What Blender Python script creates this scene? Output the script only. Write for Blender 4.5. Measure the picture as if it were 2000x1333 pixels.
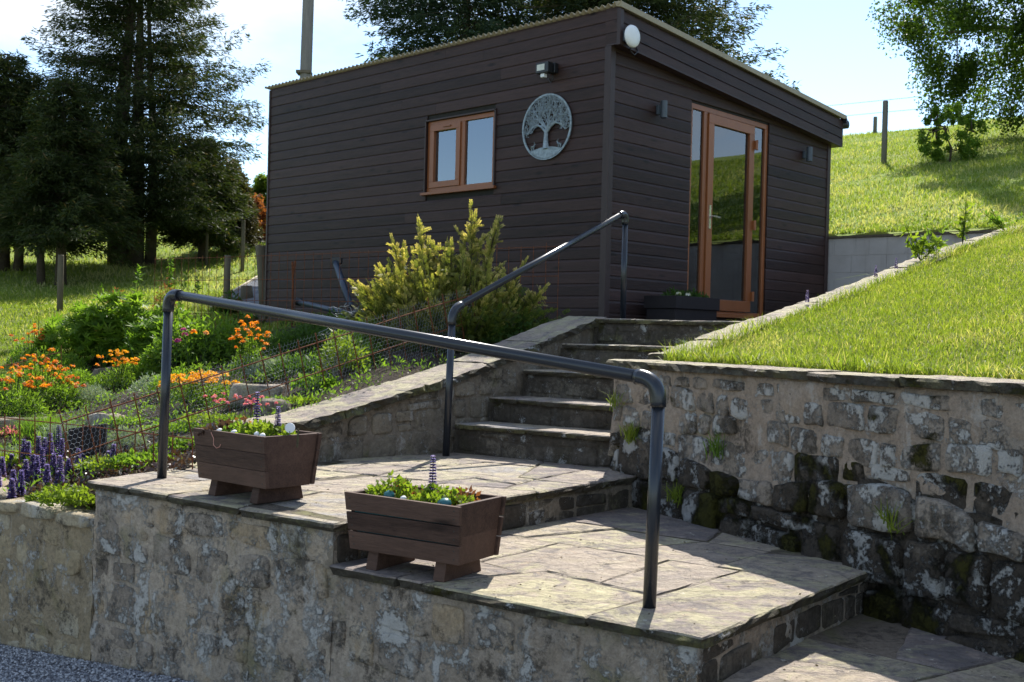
import bpy, math, random
import numpy as np
from mathutils import Matrix, Vector
R = math.radians
rng = random.Random(7)
nr = np.random.RandomState(7)
for o in list(bpy.data.objects): bpy.data.objects.remove(o)
sc = bpy.context.scene
COL = sc.collection

# ------------------------------------------------------------------ camera, light, sky
F_PX, ROLL, PITCH = 2143.96, .02517, -.00702          # z = 0 is the photographer's eye level
cam = bpy.data.cameras.new('camera'); camo = bpy.data.objects.new('camera', cam); COL.objects.link(camo)
cam.sensor_width = 36; cam.lens = F_PX/2000*36; cam.clip_start = .05; cam.clip_end = 3000
cr, sr, cp, sp = math.cos(ROLL), math.sin(ROLL), math.cos(PITCH), math.sin(PITCH)
fwd = Vector((0, cp, sp)); up0 = Vector((0, -sp, cp)); rt0 = Vector((1, 0, 0))
right = rt0*cr + up0*sr; up = up0*cr - rt0*sr
camo.matrix_world = Matrix(((right.x, up.x, -fwd.x, 0), (right.y, up.y, -fwd.y, 0), (right.z, up.z, -fwd.z, 0), (0, 0, 0, 1)))
cam.dof.use_dof = True; cam.dof.focus_distance = 5.5; cam.dof.aperture_fstop = 9
sc.camera = camo

SUN_AZ, SUN_EL = 77.0, 47.0                            # azimuth counted from +x towards +y
sund = Vector((math.cos(R(SUN_AZ))*math.cos(R(SUN_EL)), math.sin(R(SUN_AZ))*math.cos(R(SUN_EL)), math.sin(R(SUN_EL))))
sl = bpy.data.lights.new('sun', 'SUN'); sl.energy = 5.0; sl.angle = R(.55); sl.color = (1, .955, .88)
slo = bpy.data.objects.new('sun', sl); COL.objects.link(slo)
slo.rotation_euler = sund.to_track_quat('Z', 'Y').to_euler()
world = bpy.data.worlds.new('World'); sc.world = world; world.use_nodes = True
wt = world.node_tree; wt.nodes.clear()
sky = wt.nodes.new('ShaderNodeTexSky'); sky.sky_type = 'NISHITA'; sky.sun_disc = False
sky.sun_elevation = R(SUN_EL); sky.sun_rotation = R(90-SUN_AZ); sky.altitude = 200; sky.air_density = 1.0; sky.dust_density = .15; sky.ozone_density = 2.2
tc = wt.nodes.new('ShaderNodeTexCoord')
mp = wt.nodes.new('ShaderNodeMapping'); mp.inputs['Scale'].default_value = (1, 1, 2.6); mp.inputs['Location'].default_value = (.35, .1, .0)
nz = wt.nodes.new('ShaderNodeTexNoise'); nz.inputs['Scale'].default_value = 2.3; nz.inputs['Detail'].default_value = 7; nz.inputs['Roughness'].default_value = .55
rp = wt.nodes.new('ShaderNodeValToRGB'); rp.color_ramp.elements[0].position = .47; rp.color_ramp.elements[1].position = .66
rp.color_ramp.elements[1].color = (.85, .85, .85, 1)
mx = wt.nodes.new('ShaderNodeMix'); mx.data_type = 'RGBA'
mx.inputs[7].default_value = (5.0, 5.3, 5.6, 1)
bg = wt.nodes.new('ShaderNodeBackground'); bg.inputs['Strength'].default_value = .122
wo = wt.nodes.new('ShaderNodeOutputWorld')
L = wt.links.new
L(tc.outputs['Generated'], mp.inputs['Vector']); L(mp.outputs[0], nz.inputs['Vector']); L(nz.outputs['Fac'], rp.inputs[0])
L(rp.outputs[0], mx.inputs[0]); L(sky.outputs[0], mx.inputs[6]); L(mx.outputs[2], bg.inputs['Color']); L(bg.outputs[0], wo.inputs[0])
sc.view_settings.view_transform = 'Standard'; sc.view_settings.look = 'None'
sc.view_settings.exposure = 1.0; sc.view_settings.gamma = 1; sc.view_settings.use_curve_mapping = False
sc.cycles.max_bounces = 7; sc.cycles.transparent_max_bounces = 12; sc.cycles.caustics_reflective = False; sc.cycles.caustics_refractive = False

# ------------------------------------------------------------------ pixel <-> place helpers (photo is 2000 x 1333)
def ray(u, v):
    d = fwd + right*((u-1000)/F_PX) + up*(-(v-666.5)/F_PX)
    return d
def at_y(u, v, y):
    d = ray(u, v); return d*(y/d.y)
def at_z(u, v, z):
    d = ray(u, v); return d*(z/d.z)
def col_x(u, y, v=650):
    d = ray(u, v); return d.x*y/d.y

# ------------------------------------------------------------------ numeric noise
def vnoise(P, scale=1., seed=0):
    P = np.asarray(P, float)*scale + 37.3*seed + 1000
    I = np.floor(P).astype(np.int64); f = P-I; f = f*f*(3-2*f)
    def h(a, b, c):
        n = (a*73856093) ^ (b*19349663) ^ (c*83492791) ^ (seed*2654435761 & 0xffffff)
        n = (n ^ (n >> 13))*1274126177 & 0x7fffffff
        return (n ^ (n >> 16)) % 65536/65535.
    x, y, z = I[..., 0], I[..., 1], I[..., 2]; out = 0
    for i in (0, 1):
        for j in (0, 1):
            for k in (0, 1):
                w = (f[..., 0] if i else 1-f[..., 0])*(f[..., 1] if j else 1-f[..., 1])*(f[..., 2] if k else 1-f[..., 2])
                out = out+w*h(x+i, y+j, z+k)
    return out*2-1
def fbm(P, scale=1., oct=4, seed=0):
    P = np.asarray(P, float); s = 0; a = 1.; t = 0
    for o_ in range(oct):
        s = s+a*vnoise(P, scale*2**o_, seed+o_); t += a; a *= .5
    return s/t

# ------------------------------------------------------------------ object helpers
def props(o, label=None, cat=None, group=None, kind=None):
    if label: o['label'] = label
    if cat: o['category'] = cat
    if group: o['group'] = group
    if kind: o['kind'] = kind
    return o
def empty(name, loc=(0, 0, 0), rz=0, label=None, cat=None, group=None, kind=None):
    o = bpy.data.objects.new(name, None); o.location = loc; o.rotation_euler = (0, 0, rz); o.empty_display_size = .1
    COL.objects.link(o); return props(o, label, cat, group, kind)
def link(name, me, parent=None, loc=None, **kw):
    o = bpy.data.objects.new(name, me); COL.objects.link(o)
    if parent is not None: o.parent = parent
    if loc is not None: o.location = loc
    return props(o, **kw)
def mesh_np(name, V, F, mat=None, smooth=False, tint=None, mats=None, mi=None):
    V = np.asarray(V, np.float32).reshape(-1, 3); F = np.asarray(F, np.int32); k = F.shape[1]
    me = bpy.data.meshes.new(name); me.vertices.add(len(V)); me.vertices.foreach_set('co', V.ravel())
    me.loops.add(F.size); me.loops.foreach_set('vertex_index', F.ravel()); me.polygons.add(len(F))
    me.polygons.foreach_set('loop_start', np.arange(0, F.size, k, dtype=np.int32))
    if smooth: me.polygons.foreach_set('use_smooth', np.ones(len(F), bool))
    for m in (mats or ([mat] if mat else [])): me.materials.append(m)
    if mi is not None: me.polygons.foreach_set('material_index', np.asarray(mi, np.int32))
    if tint is not None:
        a = me.attributes.new('tint', 'FLOAT', 'POINT'); a.data.foreach_set('value', np.asarray(tint, np.float32))
    me.update(calc_edges=True); return me
class B:                                               # collects polygons of one mesh
    def __init__(s): s.v = []; s.f = []; s.m = []
    def add(s, vs, fs, m=0):
        n = len(s.v); s.v += [tuple(x) for x in vs]; s.f += [tuple(i+n for i in f) for f in fs]; s.m += [m]*len(fs); return s
    def box(s, x0, x1, y0, y1, z0, z1, m=0):
        return s.add([(x0, y0, z0), (x1, y0, z0), (x1, y1, z0), (x0, y1, z0), (x0, y0, z1), (x1, y0, z1), (x1, y1, z1), (x0, y1, z1)],
                     [(3, 2, 1, 0), (4, 5, 6, 7), (0, 1, 5, 4), (1, 2, 6, 5), (2, 3, 7, 6), (3, 0, 4, 7)], m)
    def hexa(s, p, m=0):                               # 8 points: bottom ring, top ring
        return s.add(p, [(3, 2, 1, 0), (4, 5, 6, 7), (0, 1, 5, 4), (1, 2, 6, 5), (2, 3, 7, 6), (3, 0, 4, 7)], m)
    def tube(s, pts, r, n=8, m=0, cap=True):
        pts = [Vector(p) for p in pts]; rr = r if isinstance(r, (list, tuple)) else [r]*len(pts)
        base = len(s.v); prev = None
        for i, p in enumerate(pts):
            t = (pts[min(i+1, len(pts)-1)]-pts[max(i-1, 0)]).normalized()
            if prev is None: a = t.orthogonal().normalized()
            else: a = (prev-t*prev.dot(t)).normalized()
            prev = a; b = t.cross(a)
            for j in range(n):
                an = 2*math.pi*j/n; s.v.append(tuple(p+(a*math.cos(an)+b*math.sin(an))*rr[i]))
        for i in range(len(pts)-1):
            for j in range(n):
                q = base+i*n+j; q2 = base+i*n+(j+1) % n; s.f.append((q, q2, q2+n, q+n)); s.m.append(m)
        if cap:
            s.f.append(tuple(base+j for j in reversed(range(n)))); s.m.append(m)
            e = base+(len(pts)-1)*n; s.f.append(tuple(e+j for j in range(n))); s.m.append(m)
        return s
    def build(s, name, mats, parent=None, smooth=False, loc=None, bevel=0, off=None, **kw):
        me = bpy.data.meshes.new(name)
        v = s.v if off is None else [(a-off[0], b-off[1], c-off[2]) for a, b, c in s.v]
        me.from_pydata(v, [], s.f)
        for m in (mats if isinstance(mats, (list, tuple)) else [mats]): me.materials.append(m)
        me.polygons.foreach_set('material_index', s.m)
        if smooth: me.polygons.foreach_set('use_smooth', [True]*len(me.polygons))
        me.update(); o = link(name, me, parent, loc, **kw)
        if bevel:
            b = o.modifiers.new('bevel', 'BEVEL'); b.width = bevel; b.segments = 2; b.limit_method = 'ANGLE'; b.angle_limit = R(35)
        return o

# ------------------------------------------------------------------ material helpers
class NT:
    def __init__(s, name):
        s.m = bpy.data.materials.new(name); s.m.use_nodes = True; s.t = s.m.node_tree; s.t.nodes.clear()
        s.out = s.t.nodes.new('ShaderNodeOutputMaterial')
    def n(s, ty, ins=None, out=0, **pr):
        nd = s.t.nodes.new('ShaderNode'+ty)
        for k, v in pr.items(): setattr(nd, k, v)
        for k, v in (ins or {}).items():
            if isinstance(v, bpy.types.NodeSocket): s.t.links.new(v, nd.inputs[k])
            else: nd.inputs[k].default_value = v
        return nd.outputs[out]
    def pos(s, sc_=(1, 1, 1), obj=False, loc=(0, 0, 0)):
        p = s.n('TexCoord', out=3) if obj else s.n('NewGeometry', out=0)
        return s.n('Mapping', {'Vector': p, 'Scale': sc_, 'Location': loc})
    def noise(s, vec, scale, det=4, rough=.6, dist=0): return s.n('TexNoise', {'Vector': vec, 'Scale': scale, 'Detail': det, 'Roughness': rough, 'Distortion': dist})
    def ramp(s, fac, stops, interp='LINEAR'):
        nd = s.t.nodes.new('ShaderNodeValToRGB'); s.t.links.new(fac, nd.inputs[0]); cr_ = nd.color_ramp; cr_.interpolation = interp
        while len(cr_.elements) < len(stops): cr_.elements.new(.5)
        for e, (p, c) in zip(cr_.elements, stops):
            e.position = p; e.color = (c, c, c, 1) if isinstance(c, (int, float)) else (*c, 1)
        return nd.outputs[0]
    def mix(s, f, a, b, mode='MIX'):
        nd = s.t.nodes.new('ShaderNodeMix'); nd.data_type = 'RGBA'; nd.blend_type = mode
        for k, v in ((0, f), (6, a), (7, b)):
            if isinstance(v, bpy.types.NodeSocket): s.t.links.new(v, nd.inputs[k])
            elif k and not isinstance(v, (int, float)): nd.inputs[k].default_value = (*v, 1)
            elif k: nd.inputs[k].default_value = (v, v, v, 1)
            else: nd.inputs[k].default_value = v
        return nd.outputs[2]
    def math(s, op, a, b=0.): return s.n('Math', {0: a, 1: b}, operation=op)
    def bump(s, h, st=.5, d=.01, nrm=None):
        i = {'Height': h, 'Strength': st, 'Distance': d}
        if nrm is not None: i['Normal'] = nrm
        return s.n('Bump', i)
    def pbr(s, col, rough=.8, nrm=None, spec=.3, metal=0., **kw):
        i = {'Base Color': col if isinstance(col, bpy.types.NodeSocket) else (*col, 1), 'Roughness': rough, 'Specular IOR Level': spec, 'Metallic': metal}
        if nrm is not None: i['Normal'] = nrm
        i.update(kw); return s.n('BsdfPrincipled', i)
    def fin(s, sh): s.t.links.new(sh, s.out.inputs[0]); return s.m

def simple(name, col, rough=.6, spec=.3, metal=0., var=.15, scale=20, bump=0., bscale=80):
    t = NT(name); p = t.pos(obj=True); n = t.noise(p, scale)
    c = t.mix(t.ramp(n, [(.3, 0), (.7, 1)]), [x*(1-var) for x in col], [min(1, x*(1+var)) for x in col])
    nm = t.bump(t.noise(p, bscale), bump, .004) if bump else None
    return t.fin(t.pbr(c, rough, nm, spec, metal))

def stone_mat(name, stops, lichen=.4, dark=.4, moss=.1, green=.1, streak=.3, bump=.8, seed=0, val=1., white=(.5, .49, .46)):
    t = NT(name); p = t.pos(loc=(seed*3.1, seed*1.7, seed*.9)); ps = t.pos((1, 1, .36), loc=(seed, 0, seed))
    rnd = t.n('ObjectInfo', out=5)
    f = t.math('ADD', t.math('MULTIPLY', t.noise(p, 3.2, 6, .65, .4), .75), t.math('MULTIPLY', rnd, .3))
    c = t.ramp(f, stops)
    g = t.noise(p, 38, 8, .85)
    c = t.mix(.75, c, t.ramp(g, [(.34, .5), (.5, .95), (.66, 1.35)]), 'MULTIPLY')
    # green algae film
    gm = t.ramp(t.noise(p, 2.3, 5, .6, .5), [(.62-green*.35, 0), (.75-green*.3, .75)])
    c = t.mix(gm, c, t.mix(t.noise(p, 30, 3), (.10*val, .105*val, .035), (.20*val, .19*val, .08*val)))
    # running streaks of lime
    stm = t.ramp(t.math('ADD', t.math('MULTIPLY', t.noise(ps, 8, 5, .7, .3), .7), t.math('MULTIPLY', t.noise(p, 55, 6, .85), .3)), [(.575-streak*.05, 0), (.625-streak*.05, 1)])
    c = t.mix(t.math('MULTIPLY', stm, streak), c, white)
    # black crust
    d1 = t.noise(p, 4.6, 4, .65, .25); d2 = t.noise(p, 24, 8, .85, .2)
    dm = t.ramp(t.math('ADD', t.math('MULTIPLY', d1, .52), t.math('MULTIPLY', d2, .58)), [(.66-dark*.24, 0), (.73-dark*.22, .85)])
    c = t.mix(dm, c, t.mix(t.noise(p, 60, 2), (.026, .022, .018), (.095, .078, .06)))
    # white lichen with crisp borders
    l1 = t.noise(t.pos(loc=(9+seed, 4, 2)), 6.5, 3, .6, .6); l2 = t.noise(t.pos(loc=(2, 8, seed)), 32, 9, .9, .2)
    lm = t.ramp(t.math('ADD', t.math('MULTIPLY', l1, .50), t.math('MULTIPLY', l2, .60)), [(.70-lichen*.2, 0), (.72-lichen*.2, 1)])
    c = t.mix(t.math('MULTIPLY', lm, .8), c, white)
    # moss cushions
    m1 = t.ramp(t.math('ADD', t.math('MULTIPLY', t.noise(t.pos(loc=(1, 5+seed, 7)), 3.6, 3, .5, .4), .7), t.math('MULTIPLY', l2, .3)), [(.66-moss*.22, 0), (.70-moss*.22, 1)])
    c = t.mix(m1, c, t.mix(t.noise(p, 90, 3), (.018, .02, .006), (.085, .075, .012)))
    h = t.math('ADD', t.math('MULTIPLY', t.noise(p, 14, 8, .7, .3), 1.), t.math('MULTIPLY', t.math('ADD', lm, m1), .12))
    h = t.math('ADD', h, t.math('MULTIPLY', t.noise(p, 120, 4, .7), .22))
    return t.fin(t.pbr(c, .9, t.bump(h, bump, .03), .15))

M = {}
BR = [(.25, (.11, .085, .062)), (.42, (.20, .15, .105)), (.55, (.27, .21, .15)), (.68, (.22, .19, .165)), (.85, (.35, .27, .18))]
M['mortar_f'] = stone_mat('weathered_render', [(.25, (.25, .20, .15)), (.42, (.36, .295, .23)), (.55, (.43, .355, .275)), (.66, (.44, .32, .20)), (.8, (.44, .39, .32))], .60, .34, .10, .20, .5, 1.1, 1)
M['stone_f'] = stone_mat('front_wall_stone', [(.22, (.18, .145, .115)), (.4, (.29, .24, .19)), (.55, (.38, .32, .26)), (.68, (.41, .31, .20)), (.85, (.42, .39, .34))], .66, .40, .10, .20, .5, 1.2, 1)
M['mortar_g'] = stone_mat('garden_wall_render', [(.25, (.18, .14, .09)), (.5, (.28, .225, .15)), (.8, (.37, .29, .18))], .42, .32, .1, .2, .45, 1., 3)
M['stone_g'] = stone_mat('garden_wall_stone', [(.25, (.26, .2, .12)), (.5, (.38, .31, .2)), (.7, (.42, .37, .28)), (.9, (.45, .31, .14))], .42, .36, .08, .2, .4, 1., 3)
M['mortar_r'] = stone_mat('lime_mortar', [(.25, (.22, .17, .125)), (.5, (.30, .235, .18)), (.8, (.37, .30, .235))], .36, .30, .06, .08, .35, 1., 6)
M['stone_r'] = stone_mat('retaining_wall_stone', [(.25, (.17, .145, .12)), (.45, (.25, .21, .17)), (.6, (.33, .275, .22)), (.85, (.38, .345, .30))], .74, .50, .26, .05, .3, 1.2, 6)
M['boulder'] = stone_mat('mossy_boulder_stone', [(.25, (.07, .058, .045)), (.5, (.13, .105, .08)), (.8, (.21, .17, .13))], .70, .84, .62, .0, .0, 1.5, 7)
M['mortar_s'] = stone_mat('stair_wall_mortar', [(.25, (.15, .12, .09)), (.5, (.22, .18, .135)), (.8, (.29, .24, .18))], .25, .35, .1, .1, .4, .9, 8)
M['stone_s'] = stone_mat('stair_wall_stone', [(.25, (.15, .125, .095)), (.5, (.21, .175, .13)), (.8, (.31, .26, .19))], .35, .4, .1, .1, .4, .9, 9)
M['riser'] = stone_mat('riser_stone', [(.25, (.06, .052, .042)), (.5, (.12, .10, .08)), (.8, (.22, .19, .145))], .36, .7, .2, .15, .35, 1., 10)

def slab_mat(name, sandy=.5, seed=0, yell=.3, val=1.):
    t = NT(name); p = t.pos(loc=(seed, seed*.7, 0)); rnd = t.n('ObjectInfo', out=5)
    f = t.math('ADD', t.math('MULTIPLY', t.noise(p, 2.6, 6, .65, 1.2), .62), t.math('MULTIPLY', rnd, .42))
    v = val
    c = t.ramp(f, [(.26, (.11*v, .098*v, .095*v)), (.38, (.19*v, .155*v, .135*v)), (.48, (.24*v, .20*v, .16*v)), (.56, (.27*v, .222*v, .172*v)), (.66, (.29*v, .245*v, .17*v)), (.76, (.21*v, .195*v, .185*v)), (.88, (.30*v, .265*v, .215*v))])
    c = t.mix(t.ramp(t.noise(p, 4.1, 6, .65, 1.4), [(.55-yell*.13, 0), (.68-yell*.13, .7)]), c, (.32*v, .29*v, .17*v))
    c = t.mix(t.ramp(t.noise(t.pos((1, 1, 1), loc=(4, seed, 1)), 5.5, 7, .7, 1.6), [(.50, 0), (.62, .75)]), c, (.115*v, .10*v, .095*v))
    c = t.mix(t.ramp(t.noise(t.pos((1, 1, 1), loc=(7, seed, 3)), 7.5, 7, .75, 1.8), [(.57, 0), (.66, .4)]), c, (.31*v, .215*v, .145*v))
    c = t.mix(.9, c, t.ramp(t.noise(p, 48, 7, .8), [(.3, .6), (.5, 1.), (.75, 1.3)]), 'MULTIPLY')
    lm = t.ramp(t.math('ADD', t.math('MULTIPLY', t.noise(p, 9, 3), .4), t.math('MULTIPLY', t.noise(t.pos(loc=(5, 1, 1)), 30, 6, .8), .6)), [(.61, 0), (.64, .8)])
    c = t.mix(lm, c, (.50*v, .48*v, .40*v))
    bl = t.ramp(t.math('ADD', t.math('MULTIPLY', t.noise(p, 6, 3), .45), t.math('MULTIPLY', t.noise(t.pos(loc=(1, 9, 1)), 44, 6, .8), .55)), [(.57, 0), (.63, .8)])
    c = t.mix(bl, c, (.055, .048, .042))
    h = t.math('ADD', t.noise(t.pos((1, 1.6, 1)), 7, 9, .7, 1.2), t.math('MULTIPLY', t.noise(p, 90, 4, .7), .16))
    return t.fin(t.pbr(c, .82, t.bump(h, .9, .045), .25))
M['slab'] = slab_mat('sandstone_flag', seed=0, yell=.1, val=1.4)
M['slab_y'] = slab_mat('yellow_lichened_flag', seed=5, yell=.95, val=1.4)
M['coping'] = slab_mat('coping_sandstone', seed=9, yell=.8, val=1.3)
M['slab_edge'] = stone_mat('slab_edge_crust_shade', [(.3, (.06, .055, .04)), (.6, (.13, .115, .08)), (.8, (.22, .19, .12))], .3, .7, .3, .5, 0, 1.2, 14)  # side faces: dark algae crust, with the shade under the slab lip coloured in
M['joint'] = stone_mat('joint_mortar', [(.3, (.10, .085, .065)), (.7, (.19, .155, .12))], .15, .5, .3, .3, 0, .8, 12)

def wood_mat(name, c0, c1, dirn=(1, 1, 1), rough=.6, knots=True, bump=.3, spec=.3):
    t = NT(name); rnd = t.n('ObjectInfo', out=5)
    p0 = t.n('TexCoord', out=3); off = t.n('CombineXYZ', {0: t.math('MULTIPLY', rnd, 37.), 1: t.math('MULTIPLY', rnd, 11.), 2: 0.})
    p = t.n('VectorMath', {0: p0, 1: off}, operation='ADD')
    pm = t.n('Mapping', {'Vector': p, 'Scale': dirn})
    g = t.noise(pm, 30, 5, .65, .6); g2 = t.noise(pm, 6, 4, .6, .4)
    f = t.math('ADD', t.math('MULTIPLY', g, .5), t.math('ADD', t.math('MULTIPLY', g2, .4), t.math('MULTIPLY', rnd, .22)))
    c = t.mix(t.ramp(f, [(.35, 0), (.75, 1)]), c0, c1)
    if knots:
        kv = t.n('TexVoronoi', {'Vector': t.n('Mapping', {'Vector': p, 'Scale': (2.6, 2.6, 8.5)}), 'Scale': 1., 'Randomness': 1.}, feature='F1')
        km = t.ramp(kv, [(.05, .85), (.12, .45), (.2, 0)])
        c = t.mix(km, c, [x*.35 for x in c0])
    return t.fin(t.pbr(c, rough, t.bump(g, bump, .004), spec))
M['board'] = wood_mat('dark_stained_board', (.015, .0080, .0065), (.058, .031, .026), (.3, .3, 3.5), .5, True, .7, .22)
M['trim'] = wood_mat('dark_stained_trim', (.026, .014, .012), (.048, .027, .024), (1, 1, .2), .5, False, .3, .4)
M['frame'] = wood_mat('golden_oak_frame', (.20, .062, .018), (.29, .096, .028), (2, 2, .3), .38, False, .1, .5)
M['planter'] = wood_mat('brown_stained_planter', (.034, .018, .013), (.105, .060, .043), (.5, 4, 4), .68, True, .7, .2)
M['planter_dark'] = simple('black_planter', (.018, .014, .014), .7)
M['old_wood'] = wood_mat('weathered_post', (.06, .05, .035), (.16, .135, .095), (4, 4, .4), .85, False, .8, .15)
M['pole'] = wood_mat('weathered_pole', (.10, .095, .09), (.24, .225, .20), (5, 5, .35), .85, False, .8, .15)
M['pipe'] = simple('charcoal_plastic_pipe', (.016, .019, .025), .27, .5, var=.06, scale=9)
M['pipe_blue'] = simple('dark_blue_drain_pipe', (.03, .045, .07), .4, .5)
M['black'] = simple('black_plastic', (.012, .013, .014), .4, .5)
M['slate_lamp'] = simple('slate_grey_metal', (.06, .075, .09), .45, .5)
M['white'] = simple('white_plastic', (.78, .79, .8), .4, .4, var=.03)
M['rust'] = simple('rusty_steel', (.15, .052, .022), .85, .2, var=.5, scale=60, bump=.4)
M['wire'] = simple('galvanised_wire', (.30, .31, .32), .5, .5, .5)
M['zinc'] = simple('patinated_metal_plaque', (.25, .30, .33), .55, .4, .35, var=.35, scale=35, bump=.3)
M['roof'] = simple('tan_coated_roof_sheet', (.30, .245, .15), .45, .4, var=.12)
M['curtain'] = simple('pale_curtain', (.82, .84, .82), .9, .1, var=.06)
M['inside'] = simple('dark_interior', (.035, .033, .03), .9, .1)
M['brass'] = simple('silver_handle', (.75, .72, .62), .25, .5, .9)
M['teal'] = simple('teal_glazed_pebble', (.02, .11, .12), .38, .4)
M['pebble'] = simple('white_pebble', (.7, .69, .66), .6)
M['liner'] = simple('teal_plastic_liner', (.02, .12, .14), .5)
M['bark'] = stone_mat('rough_bark', [(.3, (.045, .035, .025)), (.6, (.095, .075, .055)), (.8, (.13, .11, .08))], .05, .3, .2, .3, 0, 1.2, 13)

t = NT('tinted_glass'); lw = t.n('LayerWeight', {'Blend': .42}, out=0)
gl = t.n('BsdfGlossy', {'Color': (.86, .9, .95, 1), 'Roughness': .012}); tr = t.n('BsdfTransparent', {'Color': (.75, .8, .8, 1)})
M['glass'] = t.fin(t.n('MixShader', {0: t.ramp(lw, [(0., .22), (.5, .66), (1., 1.)]), 1: tr, 2: gl}))
t = NT('door_glass'); lw = t.n('LayerWeight', {'Blend': .42}, out=0)
gl = t.n('BsdfGlossy', {'Color': (.80, .84, .88, 1), 'Roughness': .012}); tr = t.n('BsdfTransparent', {'Color': (.85, .88, .88, 1)})
M['door_glass'] = t.fin(t.n('MixShader', {0: t.ramp(lw, [(0., .12), (.5, .44), (1., 1.)]), 1: tr, 2: gl}))

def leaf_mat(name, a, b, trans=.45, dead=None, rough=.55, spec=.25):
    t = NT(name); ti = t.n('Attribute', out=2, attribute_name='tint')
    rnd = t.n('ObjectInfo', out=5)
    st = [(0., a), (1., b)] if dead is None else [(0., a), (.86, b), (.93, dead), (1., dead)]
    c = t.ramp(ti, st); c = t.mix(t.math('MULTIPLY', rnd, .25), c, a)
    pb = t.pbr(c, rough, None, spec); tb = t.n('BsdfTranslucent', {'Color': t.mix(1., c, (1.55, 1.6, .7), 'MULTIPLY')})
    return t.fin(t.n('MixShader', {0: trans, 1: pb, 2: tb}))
M['grass'] = leaf_mat('grass_blades', (.095, .145, .015), (.26, .30, .05), .55, (.40, .36, .17))
M['grass_far'] = leaf_mat('meadow_blades', (.11, .165, .022), (.27, .31, .07), .5, (.38, .36, .18))
M['conifer'] = leaf_mat('dark_conifer_sprays', (.013, .026, .008), (.060, .075, .024), .3, (.14, .10, .045), .65, .15)
M['conifer_blue'] = leaf_mat('blue_green_conifer_sprays', (.014, .030, .016), (.046, .072, .036), .28, (.10, .12, .05), .65, .15)
M['brown_leaf'] = leaf_mat('brown_twiggy_sprays', (.045, .038, .022), (.10, .085, .045), .25, (.10, .1, .03))
M['red_leaf'] = leaf_mat('copper_leaves', (.16, .045, .02), (.30, .11, .05), .4, (.14, .15, .03))
M['lime_leaf'] = leaf_mat('lime_leaves', (.075, .12, .012), (.17, .23, .03), .5)
M['tree_leaf'] = leaf_mat('broad_tree_leaves', (.026, .055, .008), (.085, .14, .018), .5)
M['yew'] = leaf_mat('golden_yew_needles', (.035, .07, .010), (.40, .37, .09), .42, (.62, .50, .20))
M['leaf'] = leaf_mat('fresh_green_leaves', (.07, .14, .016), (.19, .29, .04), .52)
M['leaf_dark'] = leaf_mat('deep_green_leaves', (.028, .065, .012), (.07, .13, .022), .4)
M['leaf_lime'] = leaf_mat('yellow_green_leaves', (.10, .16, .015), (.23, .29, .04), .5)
M['leaf_grey'] = leaf_mat('silver_green_leaves', (.13, .18, .12), (.30, .36, .27), .25)
M['leaf_bugle'] = leaf_mat('purple_bronze_leaves', (.028, .013, .014), (.10, .055, .04), .25, (.22, .2, .17), .35, .5)
M['leaf_red'] = leaf_mat('red_brown_leaves', (.12, .04, .02), (.30, .12, .06), .4, (.10, .18, .02))
for nm, c in dict(orange=(.85, .30, .015), yellow=(.85, .42, .01), rust=(.66, .17, .03), peach=(.75, .38, .16), pink=(.72, .22, .34), magenta=(.42, .06, .30), white_f=(.75, .74, .72)).items():
    M['fl_'+nm] = leaf_mat(nm+'_petals', [x*.72 for x in c], c, .4)
M['fl_blue'] = leaf_mat('violet_blue_petals', (.12, .09, .36), (.30, .24, .68), .4, (.05, .04, .07))

def ground_mat(name, stops, scale=3, bump=.6, bs=60, extra=None):
    t = NT(name); p = t.pos()
    f = t.math('ADD', t.math('MULTIPLY', t.noise(p, scale*.25, 4), .5), t.math('MULTIPLY', t.noise(p, scale*3, 6, .7), .5))
    c = t.ramp(f, stops); c = t.mix(.8, c, t.ramp(t.noise(p, bs, 6, .8), [(.3, .55), (.5, 1.), (.75, 1.4)]), 'MULTIPLY')
    return t.fin(t.pbr(c, .95, t.bump(t.noise(p, bs*.6, 8, .75), bump, .04), .1))
M['turf'] = ground_mat('turf', [(.35, (.085, .11, .02)), (.5, (.12, .15, .03)), (.6, (.17, .18, .055)), (.7, (.26, .23, .11))], 2.4)
M['meadow'] = ground_mat('meadow_turf', [(.38, (.13, .19, .03)), (.5, (.19, .25, .045)), (.60, (.23, .27, .07)), (.70, (.30, .28, .12))], 1.1, .9, 14)
M['soil'] = ground_mat('dry_soil', [(.35, (.03, .024, .018)), (.5, (.06, .047, .036)), (.7, (.12, .10, .075))], 6, 1., 70)
M['gravel_base'] = ground_mat('gravel_bed', [(.35, (.13, .135, .15)), (.6, (.24, .25, .27))], 10, 1., 130)
M['earth'] = ground_mat('far_ground', [(.4, (.09, .10, .04)), (.6, (.13, .14, .06))], .3, .3, 8)
def chip_mat():
    t = NT('limestone_chips'); ti = t.n('Attribute', out=2, attribute_name='tint')
    return t.fin(t.pbr(t.ramp(ti, [(0, (.12, .125, .14)), (.5, (.27, .28, .30)), (1, (.48, .49, .5))]), .85))
M['chip'] = chip_mat()

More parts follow.
